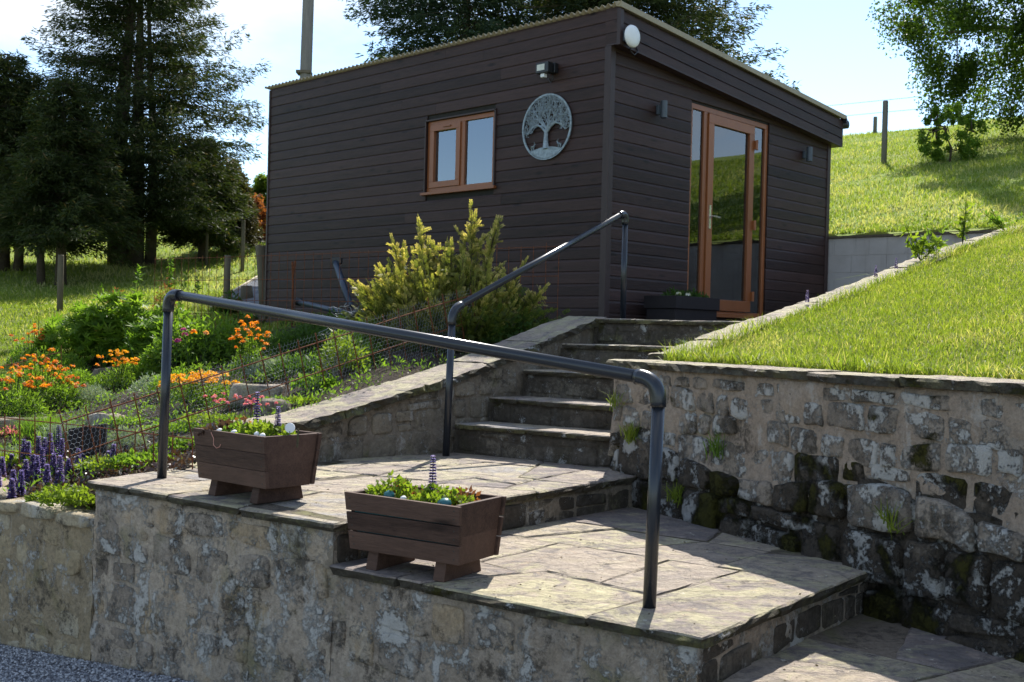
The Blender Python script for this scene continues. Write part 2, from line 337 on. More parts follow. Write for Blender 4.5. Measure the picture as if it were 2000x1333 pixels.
# ------------------------------------------------------------------ polygon tools
def area(p): return .5*abs(sum(p[i][0]*p[(i+1) % len(p)][1]-p[(i+1) % len(p)][0]*p[i][1] for i in range(len(p))))
def cent(p): return (sum(q[0] for q in p)/len(p), sum(q[1] for q in p)/len(p))
def cut(poly, o, n):                                  # keep side where dot(p-o, n) <= 0
    out = []
    for i in range(len(poly)):
        a, b = poly[i], poly[(i+1) % len(poly)]
        da = (a[0]-o[0])*n[0]+(a[1]-o[1])*n[1]; db = (b[0]-o[0])*n[0]+(b[1]-o[1])*n[1]
        if da <= 0: out.append(a)
        if da*db < 0: s = da/(da-db); out.append((a[0]+(b[0]-a[0])*s, a[1]+(b[1]-a[1])*s))
    return out
def split(poly, target, r, jit=14, vary=.5, flat=1., grain=None):
    if len(poly) < 3: return []
    if area(poly) < target*(1+vary*(r.random()*2-1)): return [poly]
    c = cent(poly); best = None                       # cut across the longest extent
    for k in range(12):
        a = math.pi*k/12; d = (math.cos(a), math.sin(a)); e = [q[0]*d[0]+q[1]*d[1]*flat for q in poly]; w = max(e)-min(e)
        if best is None or w > best[0]: best = (w, a)
    a = best[1]
    if grain is not None:                             # flags follow two rough directions
        k = round((a-grain)/(math.pi/2)); a = grain+k*math.pi/2+(R(r.uniform(-28, 28)) if r.random() < .33 else 0)
    a += R(r.uniform(-jit, jit)); n = (math.cos(a), math.sin(a))
    o = (c[0]+n[0]*best[0]*r.uniform(-.16, .16), c[1]+n[1]*best[0]*r.uniform(-.16, .16))
    return split(cut(poly, o, n), target, r, jit, vary, flat, grain)+split(cut(poly, o, (-n[0], -n[1])), target, r, jit, vary, flat, grain)
def ccw(p): return p if sum(p[i][0]*p[(i+1) % len(p)][1]-p[(i+1) % len(p)][0]*p[i][1] for i in range(len(p))) > 0 else p[::-1]
def inset(poly, d):
    poly = ccw(poly); out = poly
    for i in range(len(poly)):
        a, b = poly[i], poly[(i+1) % len(poly)]; l = math.hypot(b[0]-a[0], b[1]-a[1])
        if l < 1e-6: continue
        n = ((b[1]-a[1])/l, -(b[0]-a[0])/l); dd = d(a, b) if callable(d) else d
        out = cut(out, (a[0]-n[0]*dd, a[1]-n[1]*dd), n)
        if len(out) < 3: return []
    return out
def resample(p, step):
    out = []
    for i in range(len(p)):
        a, b = p[i], p[(i+1) % len(p)]; l = math.hypot(b[0]-a[0], b[1]-a[1]); k = max(1, int(round(l/step)))
        out += [(a[0]+(b[0]-a[0])*j/k, a[1]+(b[1]-a[1])*j/k) for j in range(k)]
    return out
def chaikin(p, q=.25):
    out = []
    for i in range(len(p)):
        a, b = p[i], p[(i+1) % len(p)]
        out += [(a[0]+(b[0]-a[0])*q, a[1]+(b[1]-a[1])*q), (a[0]+(b[0]-a[0])*(1-q), a[1]+(b[1]-a[1])*(1-q))]
    return out

def paving(root, poly, z, th, target, r, mat_pick, gap=.005, zf=None, step=.07, grain=R(-35.4)):
    """loose flags filling a convex polygon; each flag one object"""
    for pl in split(poly, target, r, 11, .75, 1., grain):
        pl = inset(pl, gap)
        if len(pl) < 3 or area(pl) < .012: continue
        pl = ccw(resample(pl, step)); c = cent(pl); k = len(pl)
        tx, ty, dz = r.uniform(-.006, .006), r.uniform(-.006, .006), r.uniform(-.004, .004)
        zz = lambda x, y: (z if zf is None else zf(x, y))+dz+tx*(x-c[0])+ty*(y-c[1])
        def ring(s, dzz, jj):
            o_ = []
            for (x, y) in pl:
                L_ = math.hypot(x-c[0], y-c[1])+1e-6; q = (L_-s)/L_
                o_.append((c[0]+(x-c[0])*q+r.uniform(-jj, jj), c[1]+(y-c[1])*q+r.uniform(-jj, jj)))
            return [(x-root.location.x, y-root.location.y, zz(x, y)+dzz-root.location.z) for x, y in o_]
        V = ring(.012, -th, .007)+ring(.0, -th*.5, .009)+ring(.001, -.007, .006)+ring(.009, 0, .004)
        Fc = [tuple(3*k+j for j in range(k)), tuple(reversed(range(k)))]
        for a in range(3):
            for j in range(k): Fc.append((a*k+j, a*k+(j+1) % k, (a+1)*k+(j+1) % k, (a+1)*k+j))
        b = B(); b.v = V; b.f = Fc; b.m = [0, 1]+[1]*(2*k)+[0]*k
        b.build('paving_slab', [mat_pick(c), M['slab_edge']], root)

def stone_obj(root, poly, frame, depth, r, mat_, name='stone', back=.02, rough=.12, nseg=14):
    """one rubble stone: polygon in wall plane -> pillow standing proud of the mortar"""
    o, du, dn, off = frame
    p = chaikin(ccw(poly), .17); per = sum(math.dist(p[i], p[(i+1) % len(p)]) for i in range(len(p)))
    p = resample(p, per/nseg); c = cent(p); sz = math.sqrt(area(p)); V = []
    rings = [(1.02, -back), (1., depth*.35), (.93, depth*.85), (.72, depth), (.38, depth*1.03)]
    ph = [r.uniform(-1, 1) for _ in range(len(p))]
    for s, w in rings:
        for i, (x, y) in enumerate(p):
            j = 1+ph[i]*rough*(.5 if s > .9 else 1)*.6
            a = c[0]+(x-c[0])*s*j; b = c[1]+(y-c[1])*s*j; ww = w+(r.uniform(-.16, .16)*depth if s < .95 else 0)
            V.append((a, b, ww))
    V.append((c[0], c[1], depth*r.uniform(.85, 1.15))); k = len(p); Fc = []
    for q in range(len(rings)-1):
        for j in range(k): Fc.append((q*k+j, q*k+(j+1) % k, (q+1)*k+(j+1) % k, (q+1)*k+j))
    for j in range(k): Fc.append(((len(rings)-1)*k+j, (len(rings)-1)*k+(j+1) % k, len(V)-1))
    rl = root.location
    W = [(o[0]+du[0]*a+dn[0]*(w+off)-rl.x, o[1]+du[1]*a+dn[1]*(w+off)-rl.y, b-rl.z) for a, b, w in V]
    b = B(); b.v = W; b.f = Fc; b.m = [0]*len(Fc)
    return b.build(name, mat_, root, smooth=True)

def mortar_face(root, frame, u0, u1, zt, zb, mat_, amp=.006, step=.03, thick=.3, name='mortar', seed=0, bulge=None, rag=0.):
    """lumpy mortar face over a trapezoid (zt, zb functions of u) with a solid core behind"""
    o, du, dn, off = frame; nu = max(2, int((u1-u0)/step)); hz = zt(u0)-zb(u0); nv = max(2, int(abs(zt((u0+u1)/2)-zb((u0+u1)/2))/step))
    U, T = np.meshgrid(np.linspace(u0, u1, nu+1), np.linspace(0, 1, nv+1))
    top = np.vectorize(zt)(U)
    if rag: top = top+rag*fbm(np.stack([U*1., U*0, U*0], -1), 6, 3, seed+5)
    Z = np.vectorize(zb)(U)*(1-T)+top*T
    Wd = fbm(np.stack([U, Z, U*0], -1), 7, 4, seed)*amp*1.6+fbm(np.stack([U, Z, U*0], -1), 30, 2, seed+3)*amp*.5
    if bulge is not None: Wd = Wd+bulge(U, Z)
    rl = root.location
    def tow(U, Z, W): return np.stack([o[0]+du[0]*U+dn[0]*(W+off)-rl.x, o[1]+du[1]*U+dn[1]*(W+off)-rl.y, Z-rl.z], -1).reshape(-1, 3)
    V = tow(U, Z, Wd); idx = np.arange((nu+1)*(nv+1)).reshape(nv+1, nu+1)
    Fc = np.stack([idx[:-1, :-1], idx[:-1, 1:], idx[1:, 1:], idx[1:, :-1]], -1).reshape(-1, 4)
    # back, top and end faces
    Vt = tow(U[-1], Z[-1]-.0, np.full(nu+1, -thick)); Vb = tow(U[0], Z[0], np.full(nu+1, -thick)); n0 = len(V); n1 = n0+nu+1
    V = np.vstack([V, Vt, Vb]); ex = []
    for i in range(nu):
        ex += [(idx[-1, i], idx[-1, i+1], n0+i+1, n0+i), (n0+i, n0+i+1, n1+i+1, n1+i)]
    me = mesh_np(name, V, np.vstack([Fc, np.array(ex)]), mat_, True)
    for uu, ii in ((u0, 0), (u1, -1)):
        a = [tuple(V[idx[j, ii]]) for j in range(nv+1)]; tb = tuple(Vt[ii]); bb = tuple(Vb[ii])
        B().add(a+[tb, bb], [tuple(range(nv+3))] if ii else [tuple(reversed(range(nv+3)))]).build('end_face', mat_, root)
    return link(name, me, root)

def coursed(u0, u1, z0, zt, r, hh=(.10, .22), ww=(.12, .30), jit=.02):
    """irregular courses of roughly squared stones as jittered polygons"""
    out = []; z = z0; row = []
    ztm = max(zt(u0), zt(u1))
    while z < ztm-.03:
        h = r.uniform(*hh); u = u0-r.uniform(0, ww[1]); ph, pa = r.uniform(0, 6.28), r.uniform(.006, .022)
        while u < u1:
            w = r.uniform(*ww)*(1.25 if h > sum(hh)/2 else .95); a, b = max(u, u0), min(u+w, u1); u += w
            if b-a < .04: continue
            f = lambda x: z+pa*math.sin(x*4+ph); top = lambda x: min(f(x)+h*r.uniform(.88, 1.03), zt(x)-.008)
            if r.random() < .22 and h > .13:         # two thin stones instead of one
                m_ = r.uniform(.4, .6); parts = ((0, m_), (m_, 1))
            else: parts = ((0, 1),)
            for q0, q1 in parts:
                zb_, zt_ = lambda x: f(x)+h*q0, lambda x: min(f(x)+h*q1, zt(x)-.008)
                if zt_((a+b)/2)-zb_((a+b)/2) < .035: continue
                j = lambda: r.uniform(-jit, jit)
                P_ = [(a+abs(j())*.6, zb_(a)+j()*.6), ((a+b)/2+j(), zb_((a+b)/2)+j()*.5), (b-abs(j())*.6, zb_(b)+j()*.6), (b-abs(j())*.8, (zb_(b)+zt_(b))/2+j()), (b-abs(j())*.9, zt_(b)-abs(j())*.9), ((a+b)/2+j(), zt_((a+b)/2)-abs(j())*.5), (a+abs(j())*.9, zt_(a)-abs(j())*.9), (a+abs(j())*.5, (zb_(a)+zt_(a))/2+j())]
                out.append(P_)
        z += h
    return out
def laid(root, frame, polys, r, mat_, depth, gap=.008, skip=.05, rough=.08, name='stone'):
    for pl in polys:
        if r.random() < skip: continue
        c = cent(pl); g = gap*r.uniform(.6, 1.8); sz = math.sqrt(area(pl)); k = max(.5, 1-2*g/max(sz, .03)); pl = [(c[0]+(x-c[0])*k, c[1]+(y-c[1])*k) for x, y in pl]
        if area(pl) < .0015: continue
        stone_obj(root, pl, frame, r.uniform(*depth), r, mat_(c) if callable(mat_) else mat_, name, rough=rough, nseg=18)
def rubble(root, frame, poly, target, r, mat_, gap=.012, depth=(.008, .02), jit=9, flat=1.25, vary=.6, skip=0., rough=.12, name='stone', smax=999):
    k = 0
    for pl in split(poly, target, r, jit, vary, flat):
        pl = inset(pl, lambda a, b: gap*r.uniform(.5, 1.6))
        if len(pl) < 3 or area(pl) < .0012 or r.random() < skip: continue
        k += 1
        stone_obj(root, pl, frame, r.uniform(*depth), r, mat_(cent(pl)) if callable(mat_) else mat_, name, rough=rough)
    return k

# ------------------------------------------------------------------ plan of the place
Fd = Vector((.815, -.579)); Fd.normalize(); Fn = Vector((Fd.y, -Fd.x))       # front wall direction, outward normal (towards camera)
if Fn.y > 0: Fn = -Fn
FP = Vector((-2.107, 5.587))
def Fpt(t): return (FP.x+Fd.x*t, FP.y+Fd.y*t)
ZL, ZT, ZP = -.806, -.985, -1.165                                             # landing, terrace, low patio
SH = [-.609, -.443, -.255, -.067, .13]                                        # stair nosings
Wc = Vector((.613, 6.62)); Wd = Vector((.456, -.89)).normalized(); Wn = Vector((Wd.y, -Wd.x))
if Wn.x > 0: Wn = -Wn
Sd = Vector((.69, .72)).normalized(); s0 = Vector((-.37, 7.30)); sd = Vector((.667, .745)).normalized()
SK = [0, .33, .68, 1.10, 1.5]
zS_t = [0, .53, 1.43, 2.55, 3.36, 4.9, 6.15, 9, 14]; zS_z = [-.137, -.085, .117, .354, .544, .912, 1.16, 1.72, 2.9]
def zS(t): return float(np.interp(t, zS_t, zS_z))
def dot2(a, b): return a[0]*b[0]+a[1]*b[1]

# heights of the sloping garden left of the steps, and of the fields
gy = [5.0, 5.8, 6.6, 7.5, 9, 10.5, 12, 13.5, 15, 17, 20, 25, 34, 40, 80, 400]
gz = [-1.05, -1.02, -.9, -.75, -.5, -.3, -.05, .15, .3, .52, .78, 1.33, 3.35, 3.7, 3.2, -6]
def HL(x, y):
    x = np.asarray(x, float); y = np.asarray(y, float)
    t = np.clip(.25*(x+2.5), -.3, .4); f = np.clip((13-y)/3, 0, 1)
    tn = np.where(t > 0, t*f, t*np.clip((24-y)/6, 0, 1))
    return np.interp(y, gy, gz)+tn
def qd(x, y): return (x-3.5)*.653+(y-14)*.757
def HR(x, y):
    q = qd(np.asarray(x, float), np.asarray(y, float))
    return np.interp(q, [-10, 0, 16, 18.5, 22, 60, 400], [-1.4, 1.3, 5.62, 6.18, 6.3, 5., -6])
def HF(x, y):
    x = np.asarray(x, float); y = np.asarray(y, float); w = np.clip((x+1.5)/4, 0, 1); w = w*w*(3-2*w)
    P = np.stack([x, y, x*0], -1)
    return HL(x, y)*(1-w)+HR(x, y)*w+fbm(P, .35, 3, 3)*.12*np.clip((y-14)/6, 0, 1)
def gnd(u, v):                                        # where the sight line through (u, v) meets the garden
    d = ray(u, v); y = 5.2
    while y < 60:
        p = d*(y/d.y)
        if p.z <= float(HL(p.x, y)): return Vector((p.x, y, float(HL(p.x, y))))
        y += .03
    return d*(20/d.y)
def gz_at(u, y):
    x = col_x(u, y); return Vector((x, y, float(HL(x, y))))

def grid_sheet(name, xs, ys, zf, keep, mat_, **kw):
    X, Y = np.meshgrid(xs, ys); Z = zf(X, Y); V = np.stack([X, Y, Z], -1).reshape(-1, 3)
    ny, nx = X.shape; idx = np.arange(nx*ny).reshape(ny, nx)
    Fc = np.stack([idx[:-1, :-1], idx[:-1, 1:], idx[1:, 1:], idx[1:, :-1]], -1).reshape(-1, 4)
    cx = V[Fc].mean(1); Fc = Fc[keep(cx[:, 0], cx[:, 1])]
    used = np.unique(Fc); mp_ = np.zeros(len(V), int); mp_[used] = np.arange(len(used))
    return link(name, mesh_np(name, V[used], mp_[Fc], mat_, True), None, **kw)

# boundary of the garden bed on the right: landing edge, then the stair wall, then the shed
bnd = [(-2.12, 5.55), (-1.72, 6.42), (-1.55, 6.62), (-.52, 7.55), (.62, 8.85), (1.05, 10.3), (.7, 10.62), (-3.3, 14.45), (-1., 16.5)]
bx = np.array([b[0] for b in bnd]); by = np.array([b[1] for b in bnd])
def left_of(x, y):
    ok = np.zeros(np.shape(x), bool)
    # bed: left of polyline up to shed corner, in front of shed's long wall
    xb = np.interp(y, [5.55, 6.42, 6.62, 7.55, 8.85, 10.3], [-2.12, -1.72, -1.6, -.58, .55, 1.0])
    ok |= (y < 10.3) & (x < xb)
    s = (x-.871)*.691+(y-10.49)*.723                 # in front of long wall: s < 0
    ok |= (y >= 10.3) & (s < .0) & (x < 1.1)
    ok |= (x < -3.15+.0*y) & (y >= 10.3)
    return ok
inF = lambda x, y: (x-FP.x)*Fn.x+(y-FP.y)*Fn.y < -.10
is_lawn = lambda x, y: (y > 12.6) | ((x < -4.6) & (y > 9.6))
xs = np.concatenate([np.arange(-14, -6, .4), np.arange(-6, 1.3, .1)]); ys = np.arange(5.2, 16.61, .1)
def bedz(X, Y): return HL(X, Y)+fbm(np.stack([X, Y, X*0], -1), 3, 4, 9)*.035
grid_sheet('garden_bed', xs, ys, bedz, lambda x, y: left_of(x, y) & inF(x, y) & ~is_lawn(x, y), M['soil'], kind='structure')
grid_sheet('lawn', xs, ys, bedz, lambda x, y: left_of(x, y) & inF(x, y) & is_lawn(x, y), M['turf'], kind='structure')
fx = np.concatenate([np.linspace(-320, -30, 20), np.arange(-28, 32, .5), np.linspace(34, 320, 20)]); fy = np.concatenate([np.arange(10, 46, .5), np.linspace(48, 400, 30)])
def keepf(x, y): return ((y > 16.5) & ((x < 2.5) | (qd(x, y) > .1))) | ((qd(x, y) > .12) & (x > 2.5)) | ((x < -13.7) & (y > 9.9))
grid_sheet('hillside', fx, fy, HF, keepf, M['meadow'], kind='structure')
# lawn bank held by the retaining wall
A_, B_ = np.meshgrid(np.arange(.30, 12., .15), np.arange(.28, 12., .15))
PX = Wc.x+Sd.x*A_+Wd.x*B_; PY = Wc.y+Sd.y*A_+Wd.y*B_
def bankz(a, x, y): return np.interp(a, zS_t, zS_z)-.03+fbm(np.stack([x, y, x*0], -1), 1.2, 3, 4)*.02*np.clip(a, 0, 1)
PZ = bankz(A_, PX, PY); ny, nx = A_.shape; idx = np.arange(nx*ny).reshape(ny, nx)
Fc = np.stack([idx[:-1, :-1], idx[1:, :-1], idx[1:, 1:], idx[:-1, 1:]], -1).reshape(-1, 4); V = np.stack([PX, PY, PZ], -1).reshape(-1, 3)
cc = V[Fc].mean(1); Fc = Fc[(qd(cc[:, 0], cc[:, 1]) < .5)]
link('lawn_bank', mesh_np('lawn_bank', V, Fc, M['turf'], True), kind='structure')
# ground far around, and the drive
B().add([(-500, -400, -2.1), (500, -400, -2.1), (500, 9.8, -2.1), (-500, 9.8, -2.1)], [(0, 1, 2, 3)]).build('ground', M['earth'], kind='structure')
dxs = np.arange(-12, 6, .25); dys = np.arange(-8, 8, .25)
def drz(X, Y): return -1.655+.0975*(np.clip(X, -6, 1.2)+1.385)
grid_sheet('gravel_drive', dxs, dys, drz, lambda x, y: ~inF(x, y), M['gravel_base'], kind='structure')

# ------------------------------------------------------------------ walls
fr_F = ((FP.x, FP.y), Fd, Fn, 0.)
r1 = random.Random(11)
gw = empty('garden_wall', (*Fpt(-1), -1.9), label='low buff stone garden wall beside the gravel drive, under the purple flower spikes', cat='wall')
gt = lambda u: -1.0+.03*math.sin(u*3.1)+.02*math.sin(u*7.7)
mortar_face(gw, fr_F, -4.6, -.004, gt, lambda u: -2.05, M['mortar_g'], .014, .03, .3, seed=2, rag=.05)
laid(gw, fr_F, coursed(-4.6, -.03, -1.98, lambda u: -1.06, r1, (.10, .24), (.12, .34), .035), r1, M['stone_g'], (.0, .008), .010, .25)
for i in range(9):                                     # rough cap stones
    u = -.16-i*.33; stone_obj(gw, [(u-.15, -1.06), (u+.14, -1.05), (u+.12, -.985+r1.uniform(-.02, .02)), (u-.13, -.985+r1.uniform(-.02, .02))], fr_F, .03, r1, M['stone_g'], 'cap_stone', back=.2, rough=.2)
tw = empty('terrace_wall', (*Fpt(1.7), -1.9), label='stepped front wall of lichened rendered rubble holding up the two flagged terraces', cat='wall')
mortar_face(tw, fr_F, 0, 1.69, lambda u: ZL-.04, lambda u: -2.0, M['mortar_f'], .017, .025, .4, seed=4)
mortar_face(tw, fr_F, 1.692, 3.372, lambda u: ZT-.04, lambda u: -2.0, M['mortar_f'], .017, .025, .4, seed=6)
mortar_face(tw, fr_F, 3.374, 5.6, lambda u: ZP-.04, lambda u: -2.0, M['mortar_f'], .012, .03, .4, seed=8)
laid(tw, fr_F, coursed(.01, 1.68, -1.95, lambda u: ZL-.05, r1), r1, M['stone_f'], (.0, .009), .010, .12)
laid(tw, fr_F, coursed(1.70, 3.36, -1.95, lambda u: ZT-.05, r1), r1, M['stone_f'], (.0, .009), .010, .12)
laid(tw, fr_F, coursed(3.38, 5.5, -1.95, lambda u: ZP-.05, r1), r1, M['stone_f'], (.0, .009), .010, .12)

def seg_frame(a, b, side):                             # wall plane from a to b, normal on the given side point
    a = Vector(a[:2]); b = Vector(b[:2]); d = (b-a).normalized(); n = Vector((d.y, -d.x))
    if (Vector(side)-a).dot(n) < 0: n = -n
    return (tuple(a), d, n, 0.), (b-a).length
pc = Fpt(1.69)                                        # landing/terrace corner
Tc = Fpt(3.372); Tf = (1.70, 4.93)                    # terrace right riser
Lr = (.80, 6.44)
landing = empty('landing', (-.6, 6.2, ZL), kind='structure')
terrace = empty('terrace', (.4, 5.0, ZT), kind='structure')
patio = empty('patio', (1.6, 3.8, ZP), kind='structure')
# mortar beds under the flags
def bed(root, poly, z, zb, mat_=None):
    p = ccw(list(poly)); k = len(p); rl = root.location
    b = B().add([(x-rl.x, y-rl.y, z-rl.z) for x, y in p]+[(x-rl.x, y-rl.y, zb-rl.z) for x, y in p], [tuple(range(k))]+[(i, i+k, (i+1) % k+k, (i+1) % k) for i in range(k)])
    b.build('mortar_bed', mat_ or M['joint'], root)
def off(p, n, d): return (p[0]+n[0]*d, p[1]+n[1]*d)
Lrd = (Vector(Lr)-Vector(pc)).normalized(); Lrn = Vector((Lrd.y, -Lrd.x))
Trd = (Vector(Tf)-Vector(Tc)).normalized(); Trn = Vector((Trd.y, -Trd.x))
Wf = lambda t: (Wc.x+Wd.x*t, Wc.y+Wd.y*t)
landA = [off(Fpt(0), -Fd, .04), off(off(pc, Fd, .02), Lrn, .0), Lr, (.60, 6.66), (-.37, 7.36), (-1.42, 6.46), (-1.74, 6.46)]
bed(landing, [off(p, Fn, -.02) if i < 2 else p for i, p in enumerate(landA)], ZL-.005, ZL-.05)
landB = [off(Fpt(-.03), Fn, .035), off(off(pc, Fn, .035), Lrn, .03), off(Lr, Lrn, .03), (.62, 6.68), (-.37, 7.36), (-1.42, 6.48), (-1.76, 6.48)]
rp_ = random.Random(5)
pick = lambda c: M['slab_y'] if rp_.random() < .3 else M['slab']
paving(landing, landB, ZL, .038, .30, rp_, pick)
fr, ln = seg_frame(pc, Lr, (Lr[0]+.5, Lr[1]-.5))
fr = (fr[0], fr[1], fr[2], 0)
mortar_face(landing, fr, 0, ln, lambda u: ZL-.045, lambda u: ZT-.03, M['mortar_s'], .008, .03, .25, seed=12)
laid(landing, fr, coursed(.01, ln, ZT-.01, lambda u: ZL-.04, r1, (.12, .15), (.10, .26), .012), r1, M['riser'], (.002, .010), .005, .02, .06, 'riser_stone')
terA = [off(pc, Fn, -.02), off(Tc, Fn, -.02), Tf, (1.62, 4.75), (.80, 6.44)]
bed(terrace, [(pc[0], pc[1]), off(Tc, Fn, -.02), Tf, Wf(1.9), Lr], ZT-.005, ZT-.05)
terB = [off(off(pc, Fn, .035), Fd, .002), off(off(Tc, Fn, .035), Trn, .035), off(Tf, Trn, .035), Wf(1.85), off(Lr, Lrn, -.01)]
paving(terrace, terB, ZT, .04, .34, random.Random(19), lambda c: M['slab_y'] if (rp_.random() < .4 or (c[1] < 4.2)) else M['slab'])
fr, ln = seg_frame(Tc, Tf, (Tf[0]+.5, Tf[1]-1))
mortar_face(terrace, fr, 0, ln, lambda u: ZT-.04, lambda u: ZP-.05, M['mortar_f'], .008, .03, .25, seed=14)
laid(terrace, fr, coursed(.02, ln, ZP-.01, lambda u: ZT-.04, r1, (.10, .14), (.10, .28), .012), r1, M['riser'], (.002, .010), .005, .02, .06, 'riser_stone')
pz = [off(Tc, Fn, -.02), off(Fpt(5.6), Fn, -.02), Wf(5.0), Wf(1.6), (1.4, 4.8)]
bed(patio, pz, ZP-.005, ZP-.06)
patB = [off(Fpt(3.40), Fn, .035), off(Fpt(5.6), Fn, .035), Wf(4.9), Wf(1.70), (1.5, 4.9)]
paving(patio, patB, ZP, .045, .42, rp_, pick)

# right-hand retaining wall
rw = empty('retaining_wall', (*Wf(2), -1.2), label='tall rubble retaining wall with pale mortar and mossy black boulders at its foot, under the lawn bank', cat='wall')
fr_W = ((Wc.x, Wc.y), Wd, Wn, 0.)
ZW = -.137
r2 = random.Random(23)
def bulge(U, Z): return .035*np.clip((-.62-Z)/.35, 0, 1)
mortar_face(rw, fr_W, 0, 6.5, lambda u: ZW-.045, lambda u: -.72, M['mortar_r'], .016, .03, .35, seed=20, bulge=bulge)
mortar_face(rw, fr_W, 0, 6.5, lambda u: -.63-.018*u+.05*math.sin(u*3.1+1)+.03*math.sin(u*9.7), lambda u: -1.25, M['boulder'], .022, .03, .35, name='foot_mortar', seed=21, bulge=lambda U, Z: .008+0*U)
low = lambda u: -.60-.05*math.sin(u*1.7+.5)
def band_mat(c): return M['boulder'] if c[1] < -.60+.14*math.sin(c[0]*3.3+1.)*math.sin(c[0]*1.3) else M['stone_r']
laid(rw, fr_W, coursed(.02, 6.4, -.70, lambda u: ZW-.055, r2, (.10, .19), (.11, .27), .024), r2, band_mat, (.002, .016), .005, .04, .10)
laid(rw, (fr_W[0], Wd, Wn, .02), coursed(.06, 6.4, -1.23, lambda u: -.60-.018*u+.05*math.sin(u*3.1+1), r2, (.15, .26), (.16, .34), .03), r2, lambda c: M['boulder'] if (c[1] < -.80 or r2.random() < .65) else M['stone_r'], (.008, .036), .005, 0, .14, 'boulder')
def coping_run(root, pts, w0, w1, nrm, th, r, mat_, lmin=.4, lmax=.7, end=True, rag=.014):
    """slabs laid along a 3-D polyline; nrm = horizontal normal; from w0 (overhang) to w1 (behind)"""
    P = [Vector(p) for p in pts]; cum = [0]
    for i in range(1, len(P)): cum.append(cum[-1]+(P[i]-P[i-1]).length)
    def at(s):
        s = max(0, min(cum[-1], s))
        for i in range(1, len(P)):
            if s <= cum[i]+1e-9: return P[i-1].lerp(P[i], (s-cum[i-1])/(cum[i]-cum[i-1]))
    s = 0; rl = root.location
    while s < cum[-1]-.05:
        e = min(s+r.uniform(lmin, lmax), cum[-1]);
        if cum[-1]-e < .2: e = cum[-1]
        nu, nv = max(4, int((e-s)/.05)), 6; dz = r.uniform(-.006, .006); V = []
        for layer in (0, 1, 2):
            for j in range(nv+1):
                for i in range(nu+1):
                    p = at(s+.004+(e-s-.008)*i/nu); w = w0+(w1-w0)*j/nv
                    if j == 0: w += (r.uniform(-rag, rag) if layer < 2 else r.uniform(-rag, rag)*1.2) - (0.006 if layer == 0 else 0)
                    zz = p.z+dz-(0, th*.45, th)[layer]+(r.uniform(-.003, .003) if layer == 0 else 0)-(.006 if (layer == 0 and j == 0) else 0)
                    V.append((p.x+nrm[0]*w-rl.x, p.y+nrm[1]*w-rl.y, zz-rl.z))
        K = (nu+1)*(nv+1); g = lambda l, j, i: l*K+j*(nu+1)+i; Fc = []
        for j in range(nv):
            for i in range(nu):
                Fc.append((g(0, j, i), g(0, j, i+1), g(0, j+1, i+1), g(0, j+1, i))); Fc.append((g(2, j, i), g(2, j+1, i), g(2, j+1, i+1), g(2, j, i+1)))
        for l in (0, 1):
            for i in range(nu):
                Fc.append((g(l, 0, i), g(l+1, 0, i), g(l+1, 0, i+1), g(l, 0, i+1))); Fc.append((g(l, nv, i), g(l, nv, i+1), g(l+1, nv, i+1), g(l+1, nv, i)))
            for j in range(nv):
                Fc.append((g(l, j, 0), g(l, j+1, 0), g(l+1, j+1, 0), g(l+1, j, 0))); Fc.append((g(l, j, nu), g(l+1, j, nu), g(l+1, j+1, nu), g(l, j+1, nu)))
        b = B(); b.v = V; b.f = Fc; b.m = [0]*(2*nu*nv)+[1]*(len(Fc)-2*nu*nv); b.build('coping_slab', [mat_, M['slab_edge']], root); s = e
coping_run(rw, [(*Wf(-.02), ZW), (*Wf(6.5), ZW)], .035, -.30, Wn, .045, r2, M['coping'], .45, .8)
# coping climbing beside the steps to the field
sw = empty('stair_coping_wall', (Wc.x+1, Wc.y+1, -.5), label='sandstone kerb wall climbing along the lawn bank towards the shed', cat='wall')
Sn = Vector((Sd.y, -Sd.x)); fr_S = ((Wc.x, Wc.y), Sd, -Sn, 0.)
mortar_face(sw, fr_S, .05, 6.4, lambda u: zS(u)-.06, lambda u: -1.0, M['mortar_s'], .008, .08, .26, seed=31)
coping_run(sw, [(Wc.x+Sd.x*a, Wc.y+Sd.y*a, zS(a)) for a in (.36, .53, 1, 1.43, 2, 2.55, 3, 3.36, 4, 4.9, 5.5, 6.15, 6.6)], -.02, .28, Sn, .05, r2, M['coping'], .5, .9)

# wall left of the steps, sloping coping on top
lw_ = empty('stair_wall', (-.4, 7.4, -.8), label='sloping stone wall with thick flat coping left of the steps, below the golden shrub', cat='wall')
LW = [(-1.42, 6.40), (-.40, 7.36), (.70, 8.56)]
zw = lambda y: float(np.interp(y, [6.36, 6.6, 7.2, 7.3, 7.8, 8.3, 8.5], [-.575, -.545, -.34, -.31, -.13, .07, .15]))
for i in range(2):
    fr, ln = seg_frame(LW[i], LW[i+1], (1, 6)); f2 = lambda u, fr=fr: zw(fr[0][1]+fr[1].y*u)-.055
    zb_ = (lambda u: ZL-.05) if i == 0 else (lambda u: -.9)
    mortar_face(lw_, fr, 0, ln, f2, zb_, M['mortar_s'], .014, .03, .3, seed=40+i)
    laid(lw_, fr, coursed(.01, ln, ZL-.02, f2, r2, (.09, .17), (.12, .30)), r2, M['stone_s'], (.002, .014), .009, .08)
pts = []
for y in (6.30, 6.6, 6.9, 7.2, 7.5, 7.8, 8.1, 8.35, 8.56):
    x = float(np.interp(y, [6.40, 7.36, 8.56], [-1.42, -.40, .70]))+(0 if y > 6.36 else -.065); pts.append((x, y, zw(y)+.0))
coping_run(lw_, pts, .05, -.34, (.72, -.69), .055, r2, M['coping'], .55, .85, rag=.02)

